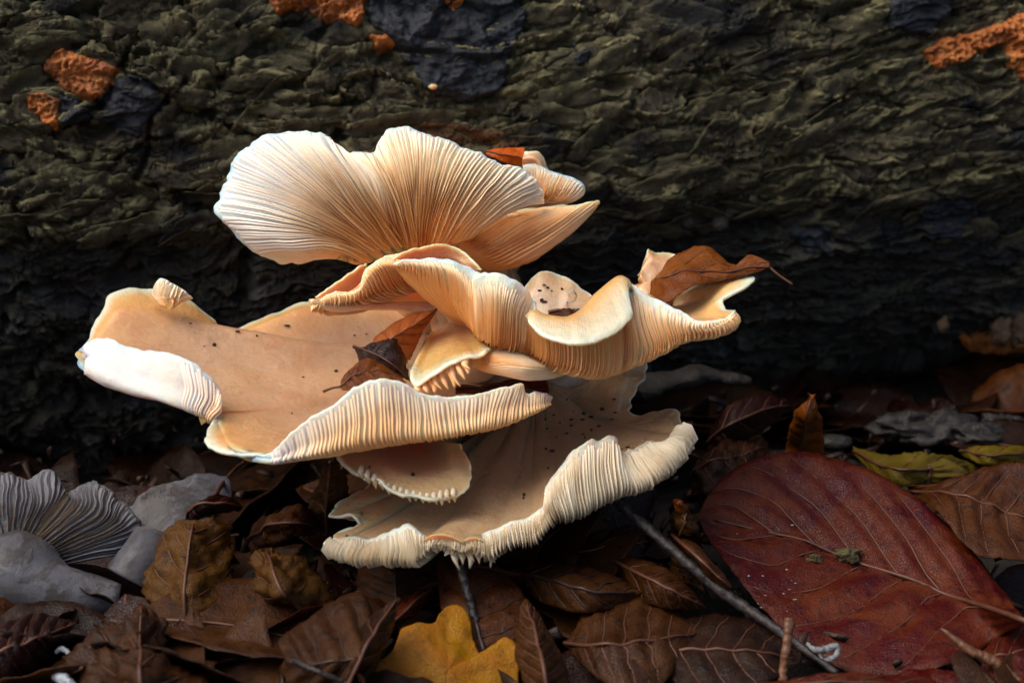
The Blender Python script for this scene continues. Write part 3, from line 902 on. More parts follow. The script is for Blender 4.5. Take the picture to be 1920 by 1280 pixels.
# A: top mushroom, its gilled underside turned to the camera ------------------------------
A_rim = [(601, 478, 1.6), (570, 488, 1.2), (542, 491, 0.8), (502, 480, 0.3), (461, 458, -0.1), (425, 422, -0.3), (405, 388, -0.2), (419, 355, 0.0),
         (439, 303, 0.2), (461, 277, 0.3), (490, 259, 0.3), (530, 248, 0.2), (575, 249, 0.0), (608, 256, -0.2), (631, 274, -0.1), (638, 293, 0.6), (664, 288, 1.0),
         (703, 284, 0.9), (711, 268, 0.7), (726, 250, 0.6), (760, 241, 0.5), (807, 257, 0.4), (859, 271, 0.3), (900, 289, 0.3), (941, 305, 0.4),
         (968, 315, 0.5), (1002, 338, 0.7), (1016, 358, 1.0), (1014, 378, 1.3)]
A_in = [(668, 482, 0.8), (672, 482, 0.8), (676, 481, 0.8), (684, 480, 0.8), (692, 479, 0.8), (700, 478, 0.9), (708, 477, 0.9), (716, 476, 0.9), (724, 475, 1.0), (730, 474, 1.0),
        (736, 474, 1.0), (742, 473, 1.1), (747, 472, 1.1), (752, 471, 1.1), (756, 470, 1.2), (760, 470, 1.2), (764, 470, 1.2), (768, 469, 1.2), (772, 469, 1.2), (776, 468, 1.2),
        (781, 468, 1.3), (787, 467, 1.3), (794, 465, 1.3), (802, 463, 1.3), (812, 460, 1.4), (822, 457, 1.4), (834, 453, 1.5), (846, 449, 1.6), (858, 446, 1.7)]
A_cols = []
_ar = np.array(A_rim); _w = np.pad(_ar, ((3, 3), (0, 0)), mode='edge')
A_smooth = sum(_w[i_:i_ + len(_ar)] for i_ in range(7)) / 7
for k, (rm, ii_) in enumerate(zip(A_rim, A_in)):
    lobe = 0.9 - 0.2 * min(1, max(0, (k - 12) / 6))
    rs = A_smooth[k]
    bulge = lambda f: -1.25 * lobe * math.sin(math.pi * f) ** 0.9
    bl = lambda f, c_: rs[c_] + (rm[c_] - rs[c_]) * f ** 2
    L_ = lambda f: (ii_[0] + (bl(f, 0) - ii_[0]) * f, ii_[1] + (bl(f, 1) - ii_[1]) * f - 10 * math.sin(math.pi * f), ii_[2] + (bl(f, 2) - ii_[2]) * f + bulge(f))
    A_cols.append([L_(0.24), L_(0.5), L_(0.72), L_(0.88), rm])
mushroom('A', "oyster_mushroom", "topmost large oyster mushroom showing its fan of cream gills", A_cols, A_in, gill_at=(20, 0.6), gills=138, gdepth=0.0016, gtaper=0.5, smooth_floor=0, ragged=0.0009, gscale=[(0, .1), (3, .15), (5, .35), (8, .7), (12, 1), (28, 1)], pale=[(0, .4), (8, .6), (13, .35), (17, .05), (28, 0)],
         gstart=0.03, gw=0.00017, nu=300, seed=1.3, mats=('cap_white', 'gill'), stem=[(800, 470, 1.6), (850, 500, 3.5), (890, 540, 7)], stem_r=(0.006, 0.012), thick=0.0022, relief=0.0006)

# A2: browner wing to its right --------------------------------------------------------------
W = [[(846, 452, 2.0), (905, 420, 1.7), (965, 393, 1.8)], [(858, 466, 1.9), (950, 410, 1.5), (1014, 385, 1.6)], [(872, 480, 1.8), (985, 415, 1.2), (1058, 382, 1.5)],
     [(884, 492, 1.8), (1005, 428, 1.0), (1085, 381, 1.4)], [(900, 503, 1.9), (1020, 438, 1.0), (1108, 377, 1.5)], [(918, 508, 2.0), (1030, 447, 1.1), (1125, 377, 1.7)],
     [(945, 509, 2.2), (1045, 452, 1.5), (1122, 388, 2.0)], [(975, 502, 2.6), (1055, 447, 1.9), (1112, 400, 2.4)]]
mushroom('A2', "oyster_mushroom", "brownish oyster mushroom wing under the right side of the top cap", [[(c[0][0] * .75 + c[1][0] * .25, c[0][1] * .75 + c[1][1] * .25, c[0][2] * .7 + c[1][2] * .3 - .2),
         ((c[0][0] + c[1][0]) / 2, (c[0][1] + c[1][1]) / 2 + 2, (c[0][2] + c[1][2]) / 2 - .3), c[1], ((c[1][0] + c[2][0]) / 2, (c[1][1] + c[2][1]) / 2 + 2, (c[1][2] + c[2][2]) / 2 - .2), c[2]] for c in W],
         [c[0] for c in W], gill_at=(3, 0.5), under_ctrl=True, gills=46, gdepth=0.0009, gstart=0.12, nu=140, seed=2.1, mats=('cap_brown', 'gill_warm'), stem=[(880, 495, 2.6), (900, 520, 4.5), (910, 550, 7.5)], stem_r=(0.006, 0.012))

# A3: small pale lobe behind ------------------------------------------------------------------
A3 = [[(1000, 360, 2.2), (990, 345, 2.0), (981, 311, 2.2)], [(1006, 360, 2.1), (1005, 340, 1.8), (1000, 312, 2.1)], [(1014, 362, 2.0), (1020, 345, 1.7), (1022, 318, 2.0)], [(1022, 364, 2.0), (1040, 350, 1.6), (1048, 328, 1.9)],
      [(1030, 366, 2.0), (1058, 356, 1.6), (1078, 336, 1.8)], [(1034, 368, 2.0), (1068, 362, 1.7), (1095, 350, 1.8)], [(1034, 370, 2.2), (1066, 370, 2.0), (1090, 364, 2.0)]]
mushroom('A3', "oyster_mushroom", "small pale oyster lobe peeping out behind the top cap's right end", [[c[0], c[1], c[2]] for c in A3], (960, 385, 3.0), gill_at=(3, 0.8), gills=44, gdepth=0.0009, gstart=0.35,
         nu=110, seed=3.1, mats=('cap_white', 'gill_peach'), stem=[(960, 385, 3.0), (940, 430, 5.0), (925, 470, 8)], stem_r=(0.004, 0.010))
mushroom('A4', "oyster_mushroom", "upright tan scrap of cap behind the small orange leaf", [[(975, 300, 2.6), (976, 290, 2.7)], [(985, 298, 2.5), (985, 285, 2.6)], [(998, 296, 2.4), (1004, 283, 2.6)], [(1008, 302, 2.4), (1016, 290, 2.6)], [(1014, 312, 2.4), (1024, 306, 2.6)], [(1014, 320, 2.4), (1030, 320, 2.6)]],
         (990, 335, 2.8), top_at=(2, 0.7), gills=0, nu=60, nv=24, seed=3.9, mats=('cap_brown', 'gill_warm'), stem=[(990, 335, 2.8), (960, 385, 4.2), (940, 430, 7.5)], stem_r=(0.003, 0.007), thick=0.0016)

# D: wavy mushroom in the middle right -----------------------------------------------------------
D_cols = [
 [z3(70, 165, -2.2), z3(55, 152, -2.5), z3(42, 143, -2.6)],
 [z3(150, 205, -2.3), z3(138, 150, -2.7), z3(120, 112, -2.7)],
 [z3(285, 262, -2.4), z3(270, 165, -2.9), z3(235, 103, -2.7)],
 [z3(375, 335, -2.5), z3(360, 210, -3.0), z3(335, 118, -2.8)],
 [z3(425, 425, -2.6), z3(410, 290, -2.9), z3(405, 152, -2.7)],
 [z3(440, 440, -2.7), z3(425, 320, -3.0), z3(425, 178, -2.8)],
 [z3(455, 452, -2.8), z3(430, 320, -3.3), z3(400, 200, -3.4)],
 [z3(480, 475, -2.9), z3(470, 300, -3.6), z3(450, 177, -3.6)],
 [z3(520, 498, -3.0), z3(525, 310, -3.8), z3(530, 178, -3.7)],
 [z3(560, 508, -3.0), z3(575, 330, -3.8), z3(610, 208, -3.7)],
 [z3(605, 515, -3.0), z3(620, 360, -3.6), z3(668, 258, -3.5)],
 [z3(640, 525, -3.0), z3(660, 400, -3.3), z3(688, 300, -3.2)],
 [z3(670, 540, -3.0), z3(680, 395, -3.4), z3(668, 385, -3.7)],
 [z3(700, 556, -3.0), z3(695, 385, -3.6), z3(672, 430, -4.3)],
 [z3(760, 588, -3.1), z3(745, 402, -3.7), z3(745, 482, -4.7)],
 [z3(850, 615, -3.1), z3(850, 410, -3.7), z3(860, 514, -4.9)],
 [z3(930, 628, -3.1), z3(925, 372, -3.3), z3(960, 510, -4.8)],
 [z3(1000, 630, -3.0), z3(985, 312, -2.9), z3(1055, 478, -4.5)],
 [z3(1050, 624, -2.9), z3(1040, 262, -2.5), z3(1125, 415, -4.1)],
 [z3(1090, 612, -2.8), z3(1080, 232, -2.3), z3(1148, 372, -3.7)],
 [z3(1130, 602, -2.8), z3(1108, 250, -2.2), z3(1132, 290, -3.1)],
 [z3(1170, 590, -2.7), z3(1150, 380, -2.5), z3(1115, 217, -2.4)],
 [z3(1230, 566, -2.7), z3(1200, 390, -2.7), z3(1175, 250, -2.5)],
 [z3(1300, 532, -2.7), z3(1290, 400, -2.9), z3(1285, 306, -2.7)],
 [z3(1360, 500, -2.7), z3(1370, 420, -3.0), z3(1380, 360, -2.9)],
 [z3(1430, 465, -2.8), z3(1445, 425, -3.1), z3(1452, 398, -3.1)],
 [z3(1520, 440, -2.8), z3(1530, 415, -3.0), z3(1530, 396, -3.0)],
 [z3(1585, 400, -2.4), z3(1600, 380, -2.6), z3(1625, 364, -2.6)],
 [z3(1500, 400, -1.8), z3(1545, 365, -1.9), z3(1578, 342, -1.8)],
 [z3(1440, 380, -1.2), z3(1510, 330, -1.2), z3(1570, 295, -1.2)],
 [z3(1440, 340, -.6), z3(1570, 250, -.8), z3(1700, 225, -.8)],
 [z3(1420, 330, -.3), z3(1540, 235, -.5), z3(1692, 196, -.5)],
 [z3(1380, 340, 0), z3(1440, 260, -.1), z3(1530, 206, 0)],
 [z3(1330, 360, .2), z3(1370, 300, .2), z3(1400, 250, .3)],
 [z3(1260, 380, .4), z3(1290, 330, .5), z3(1320, 290, .6)],
]
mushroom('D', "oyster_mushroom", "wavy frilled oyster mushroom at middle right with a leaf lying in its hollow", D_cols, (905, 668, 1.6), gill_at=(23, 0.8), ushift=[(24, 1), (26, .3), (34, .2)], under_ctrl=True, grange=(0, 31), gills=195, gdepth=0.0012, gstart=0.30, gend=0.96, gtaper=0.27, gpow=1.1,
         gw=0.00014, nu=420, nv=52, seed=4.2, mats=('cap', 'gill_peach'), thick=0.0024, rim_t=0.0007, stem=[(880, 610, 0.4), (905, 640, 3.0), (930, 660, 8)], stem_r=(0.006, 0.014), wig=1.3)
# back of the same cluster: the tan folded cap above D's first lobe
Tb = [[(760, 492, -1.4), (737, 488, -1.8)], [(775, 486, -1.2), (762, 472, -1.5)], [(800, 484, -1.0), (800, 462, -1.2)], [(830, 484, -.8), (838, 460, -1.0)], [(852, 488, -.8), (866, 475, -1.0)], [(868, 498, -.9), (888, 494, -1.2)], [(880, 508, -.9), (900, 508, -1.2)]]
mushroom('T', "oyster_mushroom", "tan folded cap squeezed between top mushroom and wavy mushroom", Tb, (850, 530, 1.2), top_at=(3, 0.8), gills=0, nu=90, nv=28, seed=5.5, mats=('cap_brown', 'gill_warm'),
         stem=[(850, 530, 1.2), (870, 560, 3.5), (900, 600, 8)], stem_r=(0.006, 0.012))

# C: narrow drooping mushroom at the left of D --------------------------------------------------------
C_cols = [[(588, 579, -2.2), (586, 576, -2.3), (584, 572, -2.3)], [(606, 582, -2.0), (604, 566, -2.3), (600, 557, -2.2)], [(630, 580, -1.8), (628, 560, -2.1), (624, 545, -2.0)], [(656, 572, -1.6), (655, 555, -1.9), (650, 543, -1.8)],
          [(681, 562, -1.4), (676, 545, -1.8), (668, 535, -1.7)], [(704, 551, -1.2), (690, 525, -1.7), (677, 516, -1.6)], [(728, 543, -1.0), (708, 508, -1.6), (688, 498, -1.5)], [(752, 537, -.8), (730, 500, -1.5), (706, 485, -1.4)],
          [(776, 534, -.6), (752, 500, -1.3), (728, 476, -1.2)], [(800, 534, -.5), (775, 500, -1.0), (752, 472, -1.0)], [(820, 536, -.4), (800, 505, -.8), (780, 475, -.8)]]
mushroom('C', "oyster_mushroom", "narrow drooping oyster mushroom with arched gills left of the wavy one", C_cols, (860, 585, 1.2), gill_at=(6, 0.85), under_ctrl=True, gills=66, gdepth=0.0016, gend=.96, gtaper=.25, gstart=0.45, nu=170, seed=6.4,
         mats=('cap_brown', 'gill_warm'), stem=[(850, 570, 0.8), (880, 600, 3.0), (905, 640, 8)], stem_r=(0.006, 0.012))
Cb = [[(600, 565, -1.9), (592, 556, -2.0)], [(622, 548, -1.7), (616, 541, -1.8)], [(650, 530, -1.4), (646, 522, -1.5)], [(676, 510, -1.2), (674, 503, -1.3)], [(690, 505, -1.0), (690, 496, -1.1)]]
mushroom('C2', "oyster_mushroom", "thin tan cap edge showing above the narrow drooping mushroom", Cb, (760, 560, 0.6), top_at=(2, 0.9), gills=0, nu=60, nv=24, seed=6.9, mats=('cap_brown', 'gill_warm'), thick=0.0014,
         stem=[(760, 560, 0.6), (820, 590, 3.0), (880, 640, 8)], stem_r=(0.004, 0.01))

# K, L: pale caps behind the hollow of D ----------------------------------------------------------------
K_cols = [[(990, 560, 0.4), (984, 535, .6)], [(1000, 550, .4), (998, 520, .7)], [(1022, 545, .4), (1022, 507, .8)], [(1048, 550, .4), (1050, 514, .8)], [(1065, 555, .3), (1071, 524, .7)], [(1078, 560, .3), (1088, 540, .6)], [(1095, 575, .2), (1112, 556, .4)], [(1105, 590, .1), (1122, 575, .2)]]
mushroom('K', "oyster_mushroom", "pale black-dotted cap at the back of the wavy mushroom's hollow", K_cols, (1040, 625, -0.2), top_at=(3, 0.7), gills=0, nu=110, nv=32, seed=7.7, mats=('cap_tan', 'gill_warm'),
         stem=[(1040, 625, 0.0), (1000, 640, 3), (960, 660, 8)], stem_r=(0.006, 0.012))
L_cols = [[(1200, 512, .2), (1196, 516, .4)], [(1205, 500, .3), (1206, 498, .5)], [(1214, 490, .3), (1214, 476, .5)], [(1222, 486, .3), (1219, 467, .6)], [(1232, 490, .3), (1236, 472, .6)], [(1246, 494, .3), (1258, 477, .6)], [(1256, 502, .2), (1275, 482, .4)]]
mushroom('L', "oyster_mushroom", "upright torn cap edge behind the leaf with the long stalk", L_cols, (1228, 560, 0.0), top_at=(3, 0.7), gills=0, nu=90, nv=28, seed=8.3, mats=('cap_brown', 'gill_warm'), ragged=0.0008,
         stem=[(1228, 560, 0.0), (1120, 610, 3), (1000, 660, 8)], stem_r=(0.005, 0.012))

# B: broad bowl at the left --------------------------------------------------------------------------------
B_cols = [
 [z2(1700, 215, 3.8), z2(1720, 185, 4.2)],
 [z2(1450, 215, 3.2), z2(1450, 172, 3.8)],
 [z2(1150, 215, 2.4), z2(1130, 165, 3.0)],
 [z2(1020, 250, 2.0), z2(1000, 205, 2.6)],
 [z2(900, 300, 1.5), z2(870, 260, 2.1)],
 [z2(820, 320, 1.2), z2(790, 291, 1.7)],
 [z2(740, 320, .9), z2(700, 285, 1.4)],
 [z2(700, 300, .7), z2(686, 250, 1.2)],
 [z2(600, 250, .3), z2(590, 175, .9)],
 [z2(470, 220, -.1), z2(450, 112, .6)],
 [z2(350, 210, -.5), z2(310, 97, .3)],
 [z2(270, 230, -.8), z2(195, 130, 0)],
 [z2(230, 280, -1.1), z2(160, 205, -.4)],
 [z2(190, 330, -1.5), z2(108, 280, -.8)],
 [z2(150, 390, -1.9), z2(92, 345, -1.3)],
 [z2(70, 420, -2.2), z2(52, 402, -1.9)],
 [z2(120, 480, -2.5), z2(110, 430, -2.4), z2(112, 352, -2.1)],
 [z2(205, 537, -2.8), z2(195, 445, -2.8), z2(190, 343, -2.4)],
 [z2(310, 595, -3.1), z2(290, 490, -3.2), z2(275, 380, -2.7)],
 [z2(420, 640, -3.4), z2(385, 520, -3.6), z2(350, 395, -3.0)],
 [z2(520, 677, -3.6), z2(490, 545, -3.9), z2(450, 402, -3.3)],
 [z2(600, 702, -3.7), z2(590, 575, -4.0), z2(560, 440, -3.5)],
 [z2(645, 717, -3.7), z2(648, 610, -4.0), z2(640, 490, -3.6)],
 [z2(668, 722, -3.6), z2(690, 640, -3.8), z2(692, 545, -3.5)],
 [z2(682, 724, -3.6), z2(706, 665, -3.7), z2(714, 605, -3.5)],
 [z2(725, 736, -3.5), z2(708, 702, -3.6), z2(695, 668, -3.6)],
 [z2(760, 768, -3.6), z2(712, 758, -3.7), z2(665, 748, -3.9)],
 [z2(790, 808, -3.9), z2(715, 805, -4.1), z2(650, 802, -4.3)],
 [z2(810, 835, -4.3), z2(725, 835, -4.5), z2(640, 842, -4.7)],
 [z2(830, 862, -4.7), z2(780, 872, -4.9), z2(735, 888, -5.0)],
 [z2(900, 900, -5.0), z2(880, 895, -5.2), z2(865, 908, -5.3)],
 [z2(985, 922, -5.2), z2(980, 905, -5.4), z2(965, 872, -5.4)],
 [z2(1080, 918, -5.2), z2(1075, 860, -5.5), z2(1058, 775, -5.4)],
 [z2(1180, 905, -5.2), z2(1175, 820, -5.5), z2(1155, 708, -5.3)],
 [z2(1275, 888, -5.1), z2(1270, 780, -5.5), z2(1255, 650, -5.2)],
 [z2(1360, 866, -5.0), z2(1350, 740, -5.4), z2(1338, 582, -5.1)],
 [z2(1440, 850, -4.9), z2(1430, 700, -5.3), z2(1415, 540, -5.0)],
 [z2(1520, 838, -4.8), z2(1510, 690, -5.2), z2(1500, 527, -4.9)],
 [z2(1600, 828, -4.7), z2(1590, 700, -5.0), z2(1585, 545, -4.7)],
 [z2(1680, 822, -4.5), z2(1675, 720, -4.8), z2(1655, 590, -4.5)],
 [z2(1780, 814, -4.3), z2(1770, 720, -4.6), z2(1760, 612, -4.3)],
 [(880, 812, -4.0), (880, 778, -4.2), (880, 741, -3.9)],
 [(925, 803, -3.6), (935, 762, -3.8), (949, 724, -3.5)],
 [(962, 793, -3.3), (972, 755, -3.4), (982, 719, -3.2)],
 [(985, 783, -3.1), (988, 760, -3.2), (988, 738, -3.0)],
 [(1010, 771, -2.8), (1014, 755, -2.9), (1016, 733, -2.7)],
 [(1028, 760, -2.4), (1033, 752, -2.4), (1037, 744, -2.3)],
]
for c_ in B_cols[16:24] + B_cols[32:44]:
    m_ = 0.5 * (c_[0][2] + c_[2][2])
    c_[1] = (c_[1][0], c_[1][1], m_ + 0.35 * (c_[1][2] - m_))
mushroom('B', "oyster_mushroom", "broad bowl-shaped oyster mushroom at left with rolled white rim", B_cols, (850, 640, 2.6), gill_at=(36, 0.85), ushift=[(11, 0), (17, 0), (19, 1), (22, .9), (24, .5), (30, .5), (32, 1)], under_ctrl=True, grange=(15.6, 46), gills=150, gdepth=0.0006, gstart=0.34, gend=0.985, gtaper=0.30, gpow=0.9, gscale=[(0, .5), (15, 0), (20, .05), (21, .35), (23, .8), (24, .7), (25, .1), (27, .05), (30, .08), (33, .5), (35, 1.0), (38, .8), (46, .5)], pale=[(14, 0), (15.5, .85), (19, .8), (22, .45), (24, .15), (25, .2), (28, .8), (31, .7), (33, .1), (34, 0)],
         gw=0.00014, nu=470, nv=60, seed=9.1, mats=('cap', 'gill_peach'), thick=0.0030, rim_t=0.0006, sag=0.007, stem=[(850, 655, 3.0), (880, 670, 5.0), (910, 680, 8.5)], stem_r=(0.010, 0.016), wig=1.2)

# scrap of gills stuck on B's back lip
X_cols = [[z2(425, 130, -.3), z2(412, 100, -.2)], [z2(440, 115, -.4), z2(440, 55, -.3)], [z2(475, 130, -.5), z2(490, 80, -.3)], [z2(510, 150, -.4), z2(545, 118, -.2)], [z2(535, 170, -.4), z2(585, 152, -.1)]]
mushroom('X', "gill_scrap", "torn white scrap with gills stuck on the left bowl's back lip", X_cols, z2(490, 200, -.5), gill_at=(2, 0.6), gills=12, gdepth=0.0016, gstart=0.1, gw=0.0003, nu=60, nv=24, seed=10.3, mats=('cap_white', 'gill'), thick=0.0012, cat="fungus scrap", group=None)

# E: small torn mushroom in the centre, comb of broken gills ----------------------------------------------------
E_cols = [[z3(215, 450, -.6), z3(180, 520, -1.4), z3(118, 632, -2.6)], [z3(225, 480, -.8), z3(190, 570, -1.8), z3(140, 690, -3.1)], [z3(245, 490, -1.0), z3(220, 570, -2.0), z3(192, 665, -3.3)], [z3(275, 490, -1.1), z3(260, 560, -2.1), z3(245, 632, -3.3)],
          [z3(310, 480, -1.1), z3(310, 535, -2.1), z3(315, 590, -3.2)], [z3(350, 475, -1.0), z3(365, 520, -2.0), z3(382, 572, -3.1)], [z3(380, 470, -.9), z3(405, 510, -1.8), z3(430, 562, -2.9)], [z3(400, 460, -.8), z3(440, 490, -1.6), z3(480, 528, -2.6)],
          [z3(410, 450, -.6), z3(465, 475, -1.3), z3(520, 505, -2.2)], [z3(410, 440, -.4), z3(470, 465, -.8), z3(545, 498, -1.6)]]
mushroom('E', "oyster_mushroom", "small torn cap in the centre with a comb of broken gills", E_cols, z3(330, 390, 0.6), top_at=(4, 0.7), gills=30, gdepth=0.0016, gstart=0.5, nu=130, nv=36, seed=11.2, mats=('cap', 'gill_warm'), ragged=0.0007, thick=0.0022,
         stem=[z3(330, 400, 0.8), z3(400, 450, 3), z3(480, 520, 8)], stem_r=(0.007, 0.012))
eroot = CAPS['E'].cap
for k, (x, y, tx, ty) in enumerate([(168, 690, 165, 722), (188, 680, 200, 728), (212, 662, 232, 727), (236, 645, 265, 712), (262, 630, 296, 713), (288, 612, 326, 705), (312, 600, 352, 700), (336, 590, 374, 668), (358, 582, 388, 640), (374, 576, 398, 622)]):
    a, b = P(*z3(x, y, -2.95)), P(*z3(tx, ty, -3.2))
    m_ = (a + b) / 2 + np.array([0.0006 * (k % 3 - 1), -0.0005, -0.0002])
    tube("gill", [a + np.array([0, .003, .0004]), a, m_, b], (0.0007, 0.0010, 0.0010, 0.00025), M['gill_warm'], eroot, sides=8, n=12, flat=0.55, rough=0.08, seed=k)
# E2: pale underside to its right
E2 = [[z3(400, 610, -1.6), z3(470, 632, -2.2), z3(590, 656, -2.6), z3(680, 668, -2.7), z3(780, 664, -2.5), z3(897, 622, -1.6)], [z3(402, 600, -1.6), z3(470, 612, -2.4), z3(585, 630, -3.0), z3(680, 640, -3.1), z3(790, 640, -2.7), z3(905, 618, -1.6)],
      [z3(405, 585, -1.6), z3(470, 590, -2.5), z3(580, 595, -3.1), z3(680, 605, -3.2), z3(780, 610, -2.7), z3(890, 612, -1.7)], [z3(410, 570, -1.6), z3(470, 562, -2.4), z3(570, 556, -2.8), z3(670, 565, -2.8), z3(760, 585, -2.4), z3(860, 600, -1.7)],
      [z3(412, 556, -1.6), z3(470, 535, -2.2), z3(560, 515, -2.4), z3(650, 525, -2.3), z3(740, 555, -2.0), z3(830, 590, -1.5)]]
mushroom('E2', "oyster_mushroom", "pale folded oyster mushroom with fine gills below the wavy one", [c[1:] for c in E2], [c[0] for c in E2], gill_at=(2, 0.5), under_ctrl=True, gills=40, gdepth=0.0004, gstart=0.08, gw=0.0002, nu=90, nv=44, seed=12.1, mats=('cap_pale', 'gill'), thick=0.0016,
         stem=[z3(430, 590, -1.2), z3(470, 590, 2), z3(520, 580, 8)], stem_r=(0.005, 0.013))

# F: large lowest mushroom ---------------------------------------------------------------------------------------------
F_cols = [
 [z4(1120, -60, 3.6), z4(1130, -110, 4.0)], [z4(1260, -70, 3.3), z4(1290, -130, 3.6)], [z4(1400, -70, 3.0), z4(1450, -125, 3.1)],
 [z4(1500, -60, 2.6), z4(1600, -60, 2.4)], [z4(1470, 0, 2.1), z4(1588, -5, 2.0)], [z4(1450, 60, 1.6), z4(1552, 60, 1.5)], [z4(1440, 130, 1.1), z4(1523, 135, 1.0)],
 [z4(1450, 200, .6), z4(1527, 180, .6)], [z4(1530, 240, .1), z4(1590, 197, .3)], [z4(1590, 230, -.3), z4(1650, 177, 0)], [z4(1660, 230, -.6), z4(1720, 170, -.2)],
 [z4(1710, 230, -.9), z4(1785, 169, -.5)], [z4(1750, 250, -1.3), z4(1818, 203, -.9)], [z4(1795, 290, -1.8), z4(1826, 250, -1.5)],
 [z4(1812, 300, -2.3), z4(1810, 290, -2.3), z4(1800, 285, -2.1)],
 [z4(1785, 345, -2.7), z4(1772, 342, -2.7), z4(1745, 340, -2.5)],
 [z4(1735, 405, -3.1), z4(1705, 370, -3.1), z4(1665, 322, -2.7)],
 [z4(1672, 470, -3.4), z4(1640, 415, -3.4), z4(1590, 347, -3.0)],
 [z4(1610, 520, -3.6), z4(1575, 440, -3.6), z4(1535, 360, -3.2)],
 [z4(1535, 560, -3.8), z4(1510, 460, -3.9), z4(1488, 356, -3.3)],
 [z4(1470, 595, -4.0), z4(1465, 460, -4.1), z4(1462, 332, -3.4)],
 [z4(1400, 635, -4.2), z4(1395, 480, -4.3), z4(1400, 324, -3.6)],
 [z4(1330, 675, -4.4), z4(1325, 510, -4.5), z4(1325, 346, -3.8)],
 [z4(1270, 707, -4.5), z4(1255, 560, -4.7), z4(1255, 397, -4.0)],
 [z4(1222, 716, -4.6), z4(1200, 600, -4.9), z4(1190, 460, -4.2)],
 [z4(1180, 722, -4.7), z4(1150, 630, -5.0), z4(1130, 530, -4.4)],
 [z4(1150, 740, -4.8), z4(1115, 665, -5.0), z4(1098, 580, -4.5)],
 [z4(1115, 775, -4.9), z4(1105, 715, -5.1), z4(1100, 645, -4.7)],
 [z4(1055, 835, -5.0), z4(1050, 765, -5.2), z4(1045, 688, -4.8)],
 [z4(975, 838, -5.1), z4(965, 780, -5.3), z4(960, 716, -4.9)],
 [z4(890, 880, -5.2), z4(885, 815, -5.4), z4(880, 748, -5.0)],
 [z4(840, 905, -5.2), z4(830, 845, -5.4), z4(822, 782, -5.0)],
 [z4(790, 850, -5.2), z4(785, 825, -5.3), z4(780, 800, -5.1)],
 [z4(735, 880, -5.2), z4(730, 845, -5.3), z4(720, 803, -5.1)],
 [z4(665, 848, -5.2), z4(660, 825, -5.3), z4(655, 800, -5.1)],
 [z4(600, 845, -5.2), z4(595, 820, -5.3), z4(590, 795, -5.1)],
 [z4(555, 890, -5.2), z4(540, 845, -5.4), z4(540, 785, -5.0)],
 [z4(525, 930, -5.2), z4(495, 850, -5.4), z4(475, 736, -4.9)],
 [z4(450, 930, -5.1), z4(435, 850, -5.3), z4(415, 748, -4.9)],
 [z4(360, 922, -5.0), z4(350, 860, -5.2), z4(345, 782, -4.8)],
 [z4(270, 910, -4.9), z4(268, 860, -5.0), z4(265, 802, -4.6)],
 [z4(190, 880, -4.7), z4(188, 845, -4.8), z4(185, 806, -4.5)],
 [z4(135, 845, -4.4), z4(128, 825, -4.4), z4(118, 806, -4.3)],
 [z4(230, 790, -3.9), z4(175, 785, -4.0), z4(128, 790, -4.1)],
 [z4(290, 755, -3.6), z4(250, 752, -3.7), z4(218, 748, -3.8)],
 [z4(290, 735, -3.5), z4(250, 730, -3.5), z4(222, 735, -3.6)],
 [z4(270, 700, -3.2), z4(230, 700, -3.4), z4(180, 705, -3.5)],
 [z4(230, 690, -3.0), z4(160, 700, -3.2), z4(102, 716, -3.4)],
 [z4(250, 665, -2.8), z4(180, 670, -3.0), z4(112, 685, -3.2)],
 [z4(290, 630, -2.6), z4(210, 630, -2.7), z4(140, 642, -2.9)],
 [z4(340, 590, -2.2), z4(280, 590, -2.3), z4(230, 592, -2.5)],
 [z4(360, 560, -2.0), z4(310, 565, -2.0), z4(275, 568, -2.2)],
 [z4(350, 520, -1.6), z4(300, 515, -1.6), z4(262, 505, -1.8)],
]
for k_, c_ in enumerate(F_cols):
    fx = 26 * max(0, 1 - abs(k_ - 13) / 7.0)
    fy = 12 if k_ > 19 else 0
    F_cols[k_] = [(q[0] - fx, q[1] - fy, q[2]) for q in c_]
mushroom('F', "oyster_mushroom", "lowest broad oyster mushroom with pleated pale gills along its front rim", F_cols, (1010, 728, 2.4), gill_at=(22, 0.85), ushift=[(8, 0), (16, 0), (19, 1), (39, 1), (42, .2), (60, .2)], under_ctrl=True, grange=(11, 42.5), gills=235, gdepth=0.0015, gstart=0.40, gend=0.98, gtaper=0.22,
         gw=0.00014, nu=480, nv=60, seed=13.4, mats=('cap_tan', 'gill_pale'), sag=0.006, thick=0.0026, rim_t=0.0006, ragged=0.0007, stem=[(1030, 722, 2.6), (1030, 715, 4.5), (1025, 700, 8.5)], stem_r=(0.012, 0.018), wig=1.6)
froot = CAPS['F'].cap
for k, (x, y, tx, ty) in enumerate([(700, 812, 712, 930), (725, 812, 728, 905), (745, 815, 760, 922), (770, 815, 782, 890), (680, 815, 684, 868), (640, 810, 640, 862), (615, 806, 610, 850), (800, 812, 806, 900),
                                    (835, 800, 858, 918), (860, 790, 880, 895)]):
    a, b = P(*z4(x, y, -5.1)), P(*z4(tx, ty, -5.25))
    tube("gill", [a + np.array([0, .002, .001]), a, (a + b) / 2 + np.array([0.0007 * (k % 3 - 1), -.0006, 0]), b], (0.0009, 0.0016, 0.0013, 0.0003), M['gill_pale'], froot, sides=8, n=12, flat=0.4, rough=0.15, seed=k)

